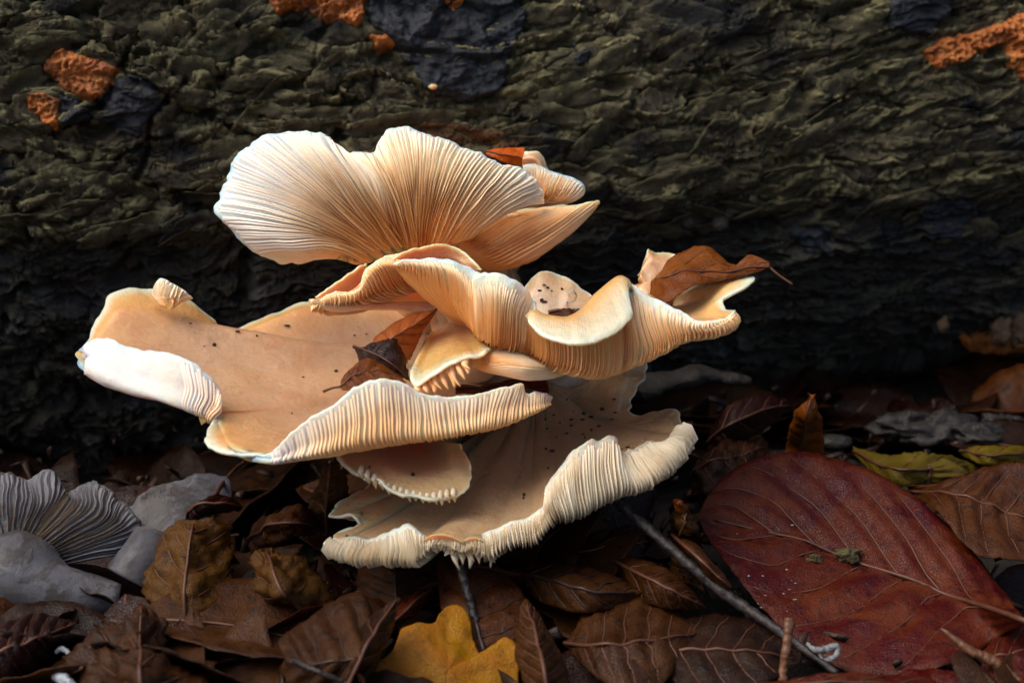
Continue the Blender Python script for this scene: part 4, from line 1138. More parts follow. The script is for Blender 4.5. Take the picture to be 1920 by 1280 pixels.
# G: thin cap lying over F -----------------------------------------------------------------------------------------------
G_cols = [[(700, 830, -3.0), (640, 842, -3.6)], [(690, 842, -3.2), (631, 854, -3.9)], [(700, 855, -3.5), (652, 879, -4.2)], [(712, 865, -3.7), (676, 891, -4.4)], [(730, 875, -3.9), (705, 903, -4.5)], [(752, 885, -4.0), (738, 920, -4.6)],
          [(782, 892, -4.0), (778, 931, -4.6)], [(815, 892, -3.9), (829, 936, -4.5)], [(835, 885, -3.7), (858, 929, -4.3)], [(845, 872, -3.5), (881, 909, -4.0)], [(845, 855, -3.2), (886, 885, -3.6)], [(840, 840, -2.9), (877, 857, -3.2)], [(830, 828, -2.6), (862, 830, -2.8)]]
mushroom('G', "oyster_mushroom", "thin smooth cap under the bowl, its lower edge toothed with gill tips", G_cols, (770, 812, -1.2), top_at=(6, 0.8), gills=62, gdepth=0.0022, gstart=0.4, nu=160, nv=36, seed=14.2, mats=('cap_tan', 'gill_pale'), thick=0.0020,
         stem=[(775, 812, -0.8), (830, 790, 2.5), (900, 740, 8)], stem_r=(0.007, 0.013), ragged=0.0006)
groot = CAPS['G'].cap
gs = [(676, 889), (688, 896), (702, 903), (714, 909), (727, 915), (740, 920), (752, 924), (764, 928), (777, 930), (789, 932), (802, 934), (814, 935), (826, 935), (838, 933), (850, 930)]
for k, (x, y) in enumerate(gs):
    a, b = P(x, y - 4, -4.5), P(x + 3 + (k % 2) * 2, y + 8 + (k * 7) % 5, -4.4)
    tube("gill", [a + np.array([0, .003, .0005]), a, (a + b) / 2, b], (0.0006, 0.0008, 0.0008, 0.0002), M['gill_pale'], groot, sides=8, n=9, flat=0.5)

# old grey mushrooms on the ground at the left -----------------------------------------------------------------------------
H_cols = [[(-120, 1010, -1.0), (-150, 960, -.8)], [(-60, 960, -1.0), (-70, 900, -.6)], [(10, 945, -1.0), (5, 885, -.5)], [(60, 950, -1.0), (55, 900, -.5)], [(95, 945, -1.0), (95, 880, -.4)], [(125, 950, -1.0), (112, 930, -.4)], [(145, 955, -1.1), (135, 925, -.5)], [(170, 960, -1.2), (175, 905, -.6)],
          [(200, 985, -1.3), (222, 935, -.8)], [(215, 1010, -1.4), (262, 985, -1.0)], [(205, 1040, -1.4), (255, 1050, -1.2)]]
mushroom('H', "oyster_mushroom", "shrivelled grey mushroom fan lying on litter at far left", H_cols, (25, 1075, -1.6), gill_at=(3, 0.7), gills=60, gdepth=0.0010, gstart=0.15, nu=150, nv=32, wig=1.5, seed=15.2, mats=('cap_grey', 'gill_grey'),
         stem=[(-60, 1085, -2.0), (20, 1080, -2.2), (110, 1115, -2.3), (225, 1122, -2.1)], stem_r=(0.012, 0.011, 0.008, 0.004), stem_rough=0.45, group="old grey mushrooms on the ground", ragged=0.001)
I_cols = [[(215, 985, -.6), (200, 1005, -.8)], [(250, 965, -.5), (230, 960, -.4)], [(290, 945, -.4), (285, 915, -.1)], [(330, 935, -.4), (340, 900, 0)], [(365, 930, -.4), (385, 888, 0)], [(390, 935, -.5), (425, 895, -.1)], [(400, 950, -.6), (440, 930, -.3)], [(385, 965, -.8), (415, 960, -.6)]]
mushroom('I', "oyster_mushroom", "smooth grey cap leaning beside the shrivelled grey fan", I_cols, (290, 1010, -1.0), top_at=(4, 0.7), gills=0, nu=100, nv=28, seed=16.2, mats=('cap_grey', 'gill_grey'), stem=[(288, 1012, -1.0), (270, 1050, -1.4), (245, 1090, -1.6)],
         stem_r=(0.006, 0.007), group="old grey mushrooms on the ground", ragged=0.0008)

# ------------------------------------------------------------------ leaves
def leaf_blade(name, Lc, Mc, Rc, mat, parent, nt=48, ns=25, nv=7, pleat=0.0008, crumple=0.0006, seed=0.0, thick=0.00022, arch=0.0, slant=0.35, jag=0.0, jagf=60):
    """a leaf blade lofted from its left edge, midrib and right edge (3D points, base to tip)"""
    t = np.linspace(0, 1, nt)
    f = lambda c: crm(np.array(c), t * (len(c) - 1))
    L_, M_, R_ = f(Lc), f(Mc), f(Rc)
    s = np.linspace(-1, 1, ns)
    S = np.where((s < 0)[None, :, None], M_[:, None] + (L_ - M_)[:, None] * (-s)[None, :, None], M_[:, None] + (R_ - M_)[:, None] * s[None, :, None])
    n = blur_n(normals(S), 4)
    up = n[nt // 2, ns // 2]
    if up @ (CAM - S[nt // 2, ns // 2]) < 0: n = -n
    w = t[:, None] * nv - np.abs(s)[None, :] * slant * nv * 0.5
    pl = 1 - np.abs(2 * (w - np.floor(w)) - 1) ** 1.3
    env = np.sin(np.pi * np.clip(t, 0.02, 0.98))[:, None] * (1 - np.abs(s)[None, :] ** 6)
    S = S + n * (pl * pleat * env)[..., None]
    S = S + n * ((1 - (np.abs(s)[None, :] - 0.5) ** 2 * 4) * arch * env)[..., None]
    S = S + n * (fbm(S * 75 + seed, 4, 0.6) * crumple * 3.2)[..., None]
    if jag:
        ed = sstep(0.8, 1.0, np.abs(s))[None, :]
        jn = fbm(np.stack([t * jagf, t * 0 + seed, t * 0], -1), 3, 0.7)
        S = S + (S - M_[:, None]) * (ed * jag * jn[:, None])[..., None]
    V = np.concatenate([S.reshape(-1, 3), (S - n * thick).reshape(-1, 3)])
    uv = np.stack(np.meshgrid(t, s * 0.5 + 0.5, indexing='ij'), -1).reshape(-1, 2)
    o = mesh_obj("blade", V, shell_faces(nt, ns), mat, parent, uv=np.concatenate([uv, uv]))
    return o, S, n, (t, s)

def leaf_veins(S, n, parent, mat, nv=7, slant=0.35, r=0.0004, mid=True, side=True, tend=0.95):
    nt, ns, _ = S.shape
    c = ns // 2
    if mid:
        k = np.linspace(0, int((nt - 1) * tend), 12).astype(int)
        tube("midrib", [S[i, c] + n[i, c] * r * 0.5 for i in k], (r * 1.25, r * 0.45), mat, parent, sides=8, n=26)
    if side:
        for q in range(1, nv):
            for sg in (-1, 1):
                pts = []
                for s_ in np.linspace(0.02, 0.93, 6):
                    tt = (q + 0.0 + s_ * slant * nv * 0.5) / nv
                    if tt > 0.97: break
                    i = min(nt - 1, int(round(tt * (nt - 1)))); j = int(round((0.5 + 0.5 * sg * s_) * (ns - 1)))
                    pts.append(S[i, j] + n[i, j] * r * 0.25)
                if len(pts) > 2:
                    tube("vein", pts, (r * 0.55, r * 0.25), mat, parent, sides=5, n=12)

def leaf(name, label, Lc, Mc, Rc, mat, nv=7, pleat=0.0008, crumple=0.0006, seed=0.0, petiole=None, group=None, vein='vein', slant=0.35, arch=0.0, jag=0.10, veins=True, vr=0.0004, cat="leaf", nt=48, jagf=60):
    r = root(name, np.array(Mc[0]), label, cat, group)
    b, S, n, _ = leaf_blade(name, Lc, Mc, Rc, M[mat], r, nv=nv, pleat=pleat, crumple=crumple, seed=seed, slant=slant, arch=arch, jag=jag, nt=nt, jagf=jagf)
    leaf_veins(S, n, b, M[vein], nv, slant, vr, True, veins)
    if petiole: tube("petiole", [np.array(S[0, S.shape[1] // 2])] + list(petiole), (0.00036, 0.00028, 0.0004), M['petiole'], r, sides=8, n=16)
    return r, S, n

# the big red-brown beech leaf at the right
bl_M = [G(1930, 1168, 1.6), P(1800, 1124, -3.6), P(1680, 1082, -2.6), P(1560, 1040, -1.6), P(1430, 998, -1.1), P(1306, 968, -.8)]
bl_L = [G(1930, 1168, 1.6), P(1875, 1192, -5.2), P(1800, 1238, -6.0), P(1720, 1262, -6.1), P(1600, 1260, -5.6), P(1500, 1204, -4.6), P(1420, 1130, -3.4), P(1350, 1042, -2.0), P(1306, 968, -.8)]
bl_R = [G(1930, 1168, 1.6), P(1888, 1118, -3.0), P(1805, 1008, -1.8), P(1700, 920, -.6), P(1600, 868, .2), P(1500, 846, .6), P(1422, 856, .5), P(1345, 905, .0), P(1306, 968, -.8)]
BIG = leaf("beech_leaf", "large glossy red-brown beech leaf on the ground at right", bl_L, bl_M, bl_R, 'beech', nv=8, pleat=0.0018, crumple=0.0006, seed=1.1, slant=0.6, vr=0.0005, nt=96, jag=0.03, jagf=24)
# leaves behind it
leaf("beech_leaf", "dark rusty leaf tucked behind the large red-brown leaf at right edge", [G(1700, 925, 1.0), P(1760, 960, -1.5), P(1830, 1035, -2.5), P(1960, 1060, -2.5)], [G(1700, 920, 1.2), P(1790, 930, -.6), P(1880, 960, -1.0), P(1990, 1000, -1.5)],
     [G(1700, 915, 1.4), P(1790, 893, .2), P(1880, 868, 0.2), P(1990, 870, -.5)], 'orange', nv=6, pleat=0.0014, seed=2.2, slant=0.5)
leaf("maple_leaf", "yellow-green leaf behind the large red-brown leaf", [G(1600, 850, .8), G(1660, 905, 1.2), G(1740, 905, 1.2), G(1830, 880, .8)], [G(1600, 845, .8), G(1670, 880, 1.6), G(1745, 878, 1.6), G(1830, 872, .8)],
     [G(1600, 838, .8), G(1670, 852, 1.4), G(1740, 850, 1.8), G(1815, 862, 1.0)], 'olive', nv=5, seed=3.3, slant=0.4, jag=0.3)
leaf("maple_leaf", "curled bright yellow-green leaf tip standing behind the red-brown leaf", [G(1712, 905, 1.2), P(1722, 885, 2.6), P(1722, 860, 2.8)], [G(1740, 905, 1.2), P(1745, 880, 2.4), P(1740, 868, 2.6)], [G(1800, 900, 1.2), P(1815, 885, 2.6), P(1770, 856, 2.8)], 'olive', nv=3, seed=3.6, jag=0.2, crumple=0.001)
leaf("maple_leaf", "olive yellow leaf at right edge below the log", [G(1800, 850, .6), G(1850, 872, .9), G(1960, 868, .6)], [G(1800, 846, .7), G(1860, 855, 1.2), G(1960, 850, .8)], [G(1800, 840, .6), G(1860, 838, 1.0), G(1960, 832, .6)], 'olive', nv=4, seed=3.8)
# oak leaf in the foreground (fan from its middle)
def fan_leaf(name, label, rim, center, mat, seed, cat="leaf", group=None, relief=0.0012, vein='vein', thick=0.0003, veins=(), petiole=None):
    S, _, tu, C = cap_surface([[q] for q in rim] + [[rim[0]]], center, 12 * len(rim), 22, 0.0, relief, 0.0003, seed)
    n = blur_n(normals(S), 2)
    if n[len(n) // 2, 12] @ (CAM - S[len(S) // 2, 12]) < 0: n = -n
    S = S + n * (fbm(S * 120 + seed, 3) * 0.0008)[..., None]
    V = np.concatenate([S.reshape(-1, 3), (S - n * thick).reshape(-1, 3)])
    r = root(name, P(*center), label, cat, group)
    nu, nv = S.shape[:2]
    uv = np.stack(np.meshgrid(np.linspace(0, 1, nu), np.linspace(0, 1, nv), indexing='ij'), -1).reshape(-1, 2)
    bl_ = mesh_obj("blade", V, shell_faces(nu, nv), M[mat], r, uv=np.concatenate([uv, uv]))
    for k in veins:
        i = int(np.argmin(np.abs(tu - k)))
        jj_ = np.linspace(1, nv - 4, 8).astype(int)
        tube("vein", [S[i, j] + n[i, j] * 0.0002 for j in jj_], (0.00032, 0.00014), M[vein], bl_, sides=6, n=14)
    if petiole: tube("petiole", [P(*q) for q in petiole], (0.0006, 0.0009), M['petiole'], r, sides=8, n=14)
    return r, S, n
M['vein_yellow'] = plain_mat("vein_yellow", (0.30, 0.15, 0.04), (0.36, 0.17, 0.04), 200, 0.5, 0.3, 0.0003)
oak = [(672, 1330, -7.2), (678, 1275, -7.0), (690, 1250, -6.9), (712, 1240, -6.8), (735, 1222, -6.6), (748, 1195, -6.4), (760, 1175, -6.2), (785, 1168, -6.1), (812, 1170, -6.0), (824, 1150, -5.7), (842, 1136, -5.4), (868, 1140, -5.4), (882, 1162, -5.6), (886, 1195, -5.9), (902, 1226, -6.2),
       (925, 1210, -6.1), (948, 1196, -6.0), (966, 1205, -6.1), (973, 1235, -6.4), (972, 1275, -6.7), (985, 1330, -7.2), (900, 1380, -7.6), (760, 1380, -7.6)]
fan_leaf("oak_leaf", "yellow lobed oak leaf in front of the lowest mushroom", oak, (838, 1262, -7.0), 'yellow', 5.1, veins=(1, 6, 10.5, 17, 14), vein='vein_yellow')

# other placed litter leaves: (name, label, left, mid, right, material, options)
def gl(pts): return [G(*p) for p in pts]
LIT = [
 ("beech_leaf", "spotted dark orange leaf just below the lowest mushroom's front rim", gl([(905, 1225, .4), (850, 1210, .5), (825, 1130, .9), (822, 1055, 1.2), (855, 1040, 1.3)]), gl([(908, 1222, .4), (895, 1180, .7), (880, 1120, 1.1), (866, 1060, 1.5), (858, 1035, 1.4)]), gl([(912, 1222, .4), (972, 1190, .6), (985, 1120, 1.0), (930, 1060, 1.3), (862, 1035, 1.4)]), 'orange', dict(nv=6, pleat=.001, vein='vein_dark', vr=.0005)),
 ("beech_leaf", "narrow folded brown leaf right of the yellow oak leaf", gl([(1000, 1320, .6), (970, 1250, .9), (968, 1180, 1.2), (984, 1128, 1.4)]), gl([(1030, 1320, .9), (1018, 1250, 1.5), (1000, 1180, 1.6), (986, 1126, 1.4)]), gl([(1080, 1320, .4), (1062, 1260, .7), (1030, 1180, 1.1), (988, 1126, 1.4)]), 'brown', dict(nv=8, pleat=.0008)),
 ("beech_leaf", "pale-veined brown leaf lying flat at bottom centre right", gl([(1060, 1210, .3), (1120, 1270, .4), (1220, 1300, .3), (1310, 1200, .4)]), gl([(1060, 1205, .4), (1140, 1215, .8), (1240, 1200, .8), (1320, 1185, .5)]), gl([(1060, 1200, .4), (1110, 1130, .8), (1200, 1105, .9), (1320, 1180, .5)]), 'brown', dict(nv=7, pleat=.0012)),
 ("beech_leaf", "long brown leaf with dark midrib beneath the mushroom's right front", gl([(945, 1075, .7), (1020, 1130, .7), (1110, 1150, .9), (1200, 1120, .9)]), gl([(950, 1068, .9), (1030, 1090, 1.2), (1110, 1110, 1.4), (1205, 1112, 1.0)]), gl([(955, 1062, .9), (1040, 1055, 1.2), (1130, 1070, 1.2), (1210, 1105, 1.0)]), 'brown', dict(nv=6, vein='vein_dark', vr=.0005)),
 ("beech_leaf", "curving brown leaf with pointed tip below the dark twig", gl([(1150, 1060, .8), (1210, 1125, .9), (1260, 1140, .9), (1322, 1142, .7)]), gl([(1150, 1050, 1.0), (1215, 1085, 1.5), (1270, 1115, 1.3), (1325, 1140, .7)]), gl([(1155, 1040, 1.0), (1225, 1055, 1.4), (1285, 1090, 1.2), (1325, 1138, .7)]), 'brown', dict(nv=6)),
 ("beech_leaf", "ridged brown leaf with parallel veins left of the yellow oak leaf", gl([(700, 1290, .2), (640, 1320, .3), (540, 1300, .3), (505, 1230, .4)]), gl([(735, 1200, .8), (680, 1230, 1.3), (580, 1250, 1.0), (505, 1225, .5)]), gl([(740, 1130, 1.0), (660, 1110, 1.6), (560, 1170, 1.2), (505, 1220, .5)]), 'brown', dict(nv=7, pleat=.0022, slant=.15, vein='vein_dark')),
 ("oak_leaf", "crumpled warm brown leaf at lower left corner", gl([(150, 1330, .5), (135, 1240, .8), (180, 1180, 1.0), (255, 1140, 1.5)]), gl([(280, 1330, 1.2), (265, 1270, 1.8), (262, 1205, 1.6), (262, 1140, 1.5)]), gl([(430, 1340, .6), (415, 1270, .8), (320, 1225, .9), (270, 1142, 1.5)]), 'brown', dict(nv=5, crumple=.003, jag=.3, slant=.6)),
 ("oak_leaf", "tan leaf standing beside the grey mushrooms at left", gl([(285, 1150, .4), (275, 1090, 1.0), (310, 1010, 1.9), (340, 980, 2.2)]), gl([(360, 1170, .6), (350, 1100, 1.4), (355, 1030, 2.0), (365, 975, 2.4)]), gl([(450, 1180, .4), (440, 1110, .9), (430, 1030, 1.6), (432, 985, 2.0)]), 'tan', dict(nv=5, crumple=.0018, jag=.25, slant=.6)),
 ("oak_leaf", "curled tan leaf left of the lowest mushroom", gl([(520, 1160, .5), (480, 1110, 1.1), (468, 1050, 1.5), (490, 1030, 1.7)]), gl([(580, 1160, .6), (530, 1110, 1.7), (510, 1060, 2.0), (498, 1028, 1.7)]), gl([(645, 1140, .3), (590, 1080, 1.3), (540, 1050, 1.7), (505, 1028, 1.7)]), 'tan', dict(nv=5, crumple=.0024, jag=.3)),
 ("beech_leaf", "dark maroon ribbed leaf at far lower left", gl([(-60, 1330, .2), (20, 1290, .4), (90, 1240, .5), (150, 1165, .8)]), gl([(-60, 1260, .8), (20, 1220, 1.2), (90, 1190, 1.2), (152, 1163, .9)]), gl([(-60, 1190, .8), (10, 1160, 1.2), (80, 1145, 1.2), (150, 1160, .9)]), 'maroon', dict(nv=7, pleat=.0018)),
 ("beech_leaf", "brown mottled leaf directly under the lowest mushroom's left rim", gl([(675, 1130, .4), (668, 1090, .7), (672, 1050, 1.0), (700, 1030, 1.2)]), gl([(745, 1150, .6), (742, 1100, 1.0), (740, 1060, 1.3), (735, 1025, 1.4)]), gl([(830, 1130, .5), (828, 1090, .7), (815, 1050, 1.0), (770, 1025, 1.2)]), 'brown', dict(nv=5, vein='vein_dark')),
 ("beech_leaf", "dark curled leaf stub between ridged leaf and yellow oak leaf", gl([(640, 1290, .8), (665, 1220, 1.2), (690, 1160, 1.6), (745, 1120, 2.0)]), gl([(650, 1290, 1.0), (685, 1220, 1.7), (715, 1165, 2.0), (748, 1118, 2.0)]), gl([(665, 1290, .8), (705, 1235, 1.2), (735, 1180, 1.6), (750, 1122, 2.0)]), 'dark', dict(nv=4)),
 ("beech_leaf", "rust red leaf sliver beside the ridged leaf", gl([(650, 1235, .3), (720, 1200, .5), (800, 1130, .6), (840, 1090, .6)]), gl([(650, 1225, .5), (720, 1180, .8), (790, 1120, .9), (840, 1085, .7)]), gl([(655, 1215, .4), (715, 1165, .6), (780, 1105, .7), (838, 1080, .6)]), 'beech', dict(nv=6)),
 ("beech_leaf", "pale brown leaf upright in the gap left of the lowest mushroom", gl([(585, 1000, 1.2), (578, 950, 2.2), (590, 900, 3.0), (612, 868, 3.6)]), gl([(612, 1005, 1.2), (612, 950, 2.4), (616, 905, 3.2), (620, 866, 3.6)]), gl([(645, 990, 1.2), (655, 945, 2.2), (652, 900, 3.0), (632, 866, 3.6)]), 'tan', dict(nv=4, crumple=.0015)),
 ("beech_leaf", "brown leaf folded behind the tan curled leaf at left", gl([(470, 1040, .8), (500, 1030, 1.2), (560, 1010, 1.6), (600, 1000, 1.4)]), gl([(470, 1010, 1.2), (510, 985, 2.0), (560, 980, 2.2), (600, 990, 1.6)]), gl([(475, 980, 1.3), (510, 960, 2.0), (560, 958, 2.2), (598, 978, 1.6)]), 'brown', dict(nv=5, crumple=.0015)),
 ("beech_leaf", "maroon leaf curled over the grey cap at left", gl([(355, 985, 1.8), (370, 970, 2.2), (420, 960, 2.2), (450, 958, 2.0)]), gl([(352, 975, 2.0), (375, 950, 2.6), (425, 945, 2.6), (455, 950, 2.0)]), gl([(360, 962, 2.0), (385, 935, 2.4), (425, 932, 2.4), (452, 944, 2.0)]), 'maroon', dict(nv=4)),
 ("beech_leaf", "red-brown leaf peeping from under the big leaf at lower right corner", gl([(1840, 1250, .3), (1880, 1290, .3), (1980, 1280, .3)]), gl([(1840, 1230, .4), (1890, 1230, .5), (1980, 1220, .4)]), gl([(1840, 1215, .3), (1890, 1180, .5), (1980, 1160, .4)]), 'beech', dict(nv=4)),
 ("beech_leaf", "reddish leaf edge along the bottom right of the ground", gl([(1400, 1330, .3), (1560, 1340, .3), (1760, 1330, .3)]), gl([(1400, 1300, .6), (1560, 1280, .9), (1760, 1290, .6)]), gl([(1400, 1285, .5), (1560, 1262, .9), (1750, 1270, .6)]), 'beech', dict(nv=5)),
 ("beech_leaf", "brown leaf under the dark twig's lower half", gl([(1230, 1260, .2), (1320, 1300, .3), (1420, 1290, .3), (1500, 1240, .3)]), gl([(1230, 1225, .4), (1320, 1220, .6), (1420, 1225, .6), (1505, 1235, .3)]), gl([(1235, 1180, .4), (1320, 1150, .6), (1420, 1160, .6), (1505, 1225, .3)]), 'dark', dict(nv=6)),
 ("beech_leaf", "small orange-brown leaf standing in the gloom below the log at right", gl([(1470, 855, .8), (1478, 815, 1.6), (1490, 775, 2.6), (1520, 742, 3.4)]), gl([(1500, 858, .8), (1505, 815, 1.8), (1512, 780, 2.8), (1522, 740, 3.4)]), gl([(1540, 850, .8), (1542, 810, 1.6), (1540, 780, 2.6), (1526, 742, 3.4)]), 'rust', dict(nv=4, crumple=.0012)),
 ("beech_leaf", "dark red leaf leaning below the log right of the lowest mushroom", gl([(1330, 860, .8), (1370, 840, 1.2), (1440, 800, 1.4), (1480, 770, 1.4)]), gl([(1325, 830, 1.2), (1370, 795, 2.0), (1440, 765, 2.2), (1485, 760, 1.6)]), gl([(1330, 800, 1.4), (1370, 755, 2.4), (1430, 740, 2.4), (1480, 748, 1.8)]), 'maroon', dict(nv=5)),
 ("beech_leaf", "dull tan leaf beside the lowest mushroom's right lobe", gl([(1300, 930, .6), (1340, 930, .8), (1400, 900, .9), (1440, 850, .9)]), gl([(1300, 895, 1.0), (1345, 870, 1.5), (1400, 850, 1.4), (1440, 835, 1.0)]), gl([(1305, 860, 1.1), (1345, 830, 1.5), (1390, 815, 1.4), (1438, 820, 1.0)]), 'brown', dict(nv=5, crumple=.0018)),
 ("beech_leaf", "dry curled leaf bit beside the dark twig", gl([(1256, 1000, 1.4), (1262, 975, 2.0), (1275, 962, 2.4)]), gl([(1275, 1010, 1.4), (1282, 985, 2.4), (1285, 965, 2.6)]), gl([(1320, 1030, 1.0), (1312, 1000, 1.9), (1298, 968, 2.2)]), 'tan', dict(nv=3, crumple=.002, jag=.4)),
 ("beech_leaf", "reddish rolled leaf strip along the upper side of the twig", gl([(1262, 1010, 1.5), (1300, 1050, 1.5), (1340, 1090, 1.3), (1368, 1105, 1.2)]), gl([(1258, 1000, 1.7), (1300, 1035, 2.0), (1340, 1075, 1.7), (1370, 1102, 1.3)]), gl([(1266, 996, 1.6), (1312, 1028, 1.8), (1350, 1070, 1.5), (1372, 1100, 1.3)]), 'brown', dict(nv=3)),
 ("beech_leaf", "ochre leaf tip curling up above the rolled strip", gl([(1262, 985, 1.6), (1266, 955, 2.6), (1262, 938, 3.0)]), gl([(1280, 985, 1.6), (1280, 955, 2.7), (1268, 935, 3.1)]), gl([(1292, 980, 1.6), (1292, 955, 2.5), (1274, 936, 3.0)]), 'rust', dict(nv=3, veins=False)),
 ("beech_leaf", "rounded tan leaf fragment left of the twig", gl([(1250, 1090, .7), (1255, 1060, 1.0), (1270, 1030, 1.3)]), gl([(1290, 1095, .7), (1285, 1060, 1.2), (1285, 1030, 1.4)]), gl([(1325, 1110, .5), (1318, 1075, .9), (1305, 1040, 1.2)]), 'tan', dict(nv=3, crumple=.0015, jag=.2)),
 ("beech_leaf", "purple-brown leaf behind the long leaf under the mushroom", gl([(1040, 1060, .4), (1100, 1080, .6), (1170, 1070, .7), (1230, 1030, .7)]), gl([(1040, 1035, .6), (1100, 1035, 1.0), (1170, 1025, 1.1), (1232, 1015, .8)]), gl([(1045, 1010, .6), (1100, 995, 1.0), (1170, 985, 1.0), (1230, 1000, .8)]), 'maroon', dict(nv=5)),
]
for k, (nm, lb, l_, m_, r_, mt, op) in enumerate(LIT):
    leaf(nm, lb, l_, m_, r_, mt, seed=20 + k * 1.7, group="fallen leaves on the ground", **op)

# leaves lying in the mushrooms
leaf("beech_leaf", "brown leaf with long stalk lying in the wavy mushroom's hollow at right", [P(*z3(1225, 270, -.6)), P(*z3(1300, 305, -1.6)), P(*z3(1420, 240, -1.4)), P(*z3(1560, 205, -.9)), P(*z3(1700, 175, -.7)), P(*z3(1780, 150, -.6))][::-1],
     [P(*z3(1235, 215, -.3)), P(*z3(1310, 200, -.9)), P(*z3(1440, 175, -.8)), P(*z3(1580, 175, -.7)), P(*z3(1700, 150, -.6)), P(*z3(1782, 148, -.6))][::-1],
     [P(*z3(1250, 190, 0)), P(*z3(1350, 90, 0)), P(*z3(1490, 50, .1)), P(*z3(1615, 140, -.2)), P(*z3(1690, 90, -.3)), P(*z3(1778, 120, -.5))][::-1], 'rust', nv=5, pleat=.0007, slant=-.5, petiole=[P(*z3(1820, 185, -.6)), P(*z3(1885, 230, -.6))], group="leaves resting on the mushrooms", cat="leaf", vr=.0003)
leaf("beech_leaf", "folded pinkish brown leaf leaning upright in the left bowl", [P(*z1(770, 1050, -1.6)), P(*z1(830, 985, -1.3)), P(*z1(960, 910, -1.0)), P(*z1(1095, 872, -.8))], [P(*z1(800, 1075, -2.0)), P(*z1(890, 1010, -2.0)), P(*z1(990, 950, -1.6)), P(*z1(1098, 870, -.8))],
     [P(*z1(930, 1150, -1.8)), P(*z1(990, 1060, -1.5)), P(*z1(1030, 970, -1.1)), P(*z1(1100, 872, -.8))], 'pinkbrown', nv=5, pleat=.0008, seed=41, group="leaves resting on the mushrooms", jag=.1, vr=.00018)
leaf("oak_leaf", "dark spotted leaf scrap in the middle of the left bowl", [P(*z1(690, 1050, -2.0)), P(*z1(720, 1130, -2.5)), P(*z1(780, 1165, -2.7)), P(*z1(860, 1190, -2.8)), P(*z1(950, 1215, -2.8))], [P(*z1(690, 1048, -2.0)), P(*z1(760, 1075, -2.6)), P(*z1(820, 1100, -2.9)), P(*z1(890, 1150, -3.0)), P(*z1(955, 1215, -2.8))],
     [P(*z1(700, 1050, -2.0)), P(*z1(780, 1040, -2.4)), P(*z1(880, 1015, -2.4)), P(*z1(945, 1110, -2.5)), P(*z1(960, 1215, -2.8))], 'maroon', nv=4, seed=43, group="leaves resting on the mushrooms", jag=.35, crumple=.001, vr=.0002, veins=False, jagf=14)
leaf("beech_leaf", "rust brown leaf half under the dark spotted scrap in the bowl", [P(*z1(640, 1255, -3.2)), P(*z1(720, 1262, -3.4)), P(*z1(830, 1230, -3.4)), P(*z1(940, 1220, -3.2))], [P(*z1(640, 1245, -3.1)), P(*z1(700, 1190, -3.2)), P(*z1(800, 1170, -3.2)), P(*z1(930, 1205, -3.1))],
     [P(*z1(640, 1215, -3.0)), P(*z1(690, 1150, -2.9)), P(*z1(780, 1110, -2.8)), P(*z1(920, 1190, -2.9))], 'rust', nv=5, seed=44, group="leaves resting on the mushrooms", vr=.0002, petiole=[P(*z1(600, 1248, -3.1)), P(*z1(556, 1265, -3.2))])
leaf("beech_leaf", "bright orange-red leaf piece behind the top mushroom's rim", [P(912, 287, 1.4), P(945, 306, 1.3), P(978, 312, 1.3)], [P(912, 283, 1.5), P(948, 290, 1.2), P(980, 296, 1.2)], [P(914, 279, 1.6), P(948, 277, 1.7), P(984, 277, 1.6)], 'red', nv=3, seed=45, group="leaves resting on the mushrooms", veins=False, pleat=.0004, vr=.0002)
leaf("leaf_scrap", "crumpled rust leaf scrap in the hollow of the wavy mushroom", [P(*z3(752, 392, -2.6)), P(*z3(845, 425, -3.0)), P(*z3(935, 385, -2.8))], [P(*z3(760, 375, -2.4)), P(*z3(850, 372, -2.4)), P(*z3(930, 372, -2.4))], [P(*z3(790, 360, -2.0)), P(*z3(865, 325, -1.8)), P(*z3(925, 342, -2.0))], 'orange', nv=3, seed=46, crumple=.0022, jag=.4, group="leaves resting on the mushrooms", veins=False)
leaf("leaf_scrap", "dark red-brown leaf under the bowl's right front rim", [P(*z3(330, 735, -1.6)), P(*z3(480, 730, -1.8)), P(*z3(640, 710, -1.8)), P(*z3(760, 740, -1.8))], [P(*z3(330, 715, -1.2)), P(*z3(480, 700, -1.2)), P(*z3(640, 690, -1.2)), P(*z3(760, 710, -1.4))], [P(*z3(340, 700, -.8)), P(*z3(480, 690, -.6)), P(*z3(640, 668, -.6)), P(*z3(750, 672, -.8))], 'beech', nv=4, seed=47, group="leaves resting on the mushrooms")

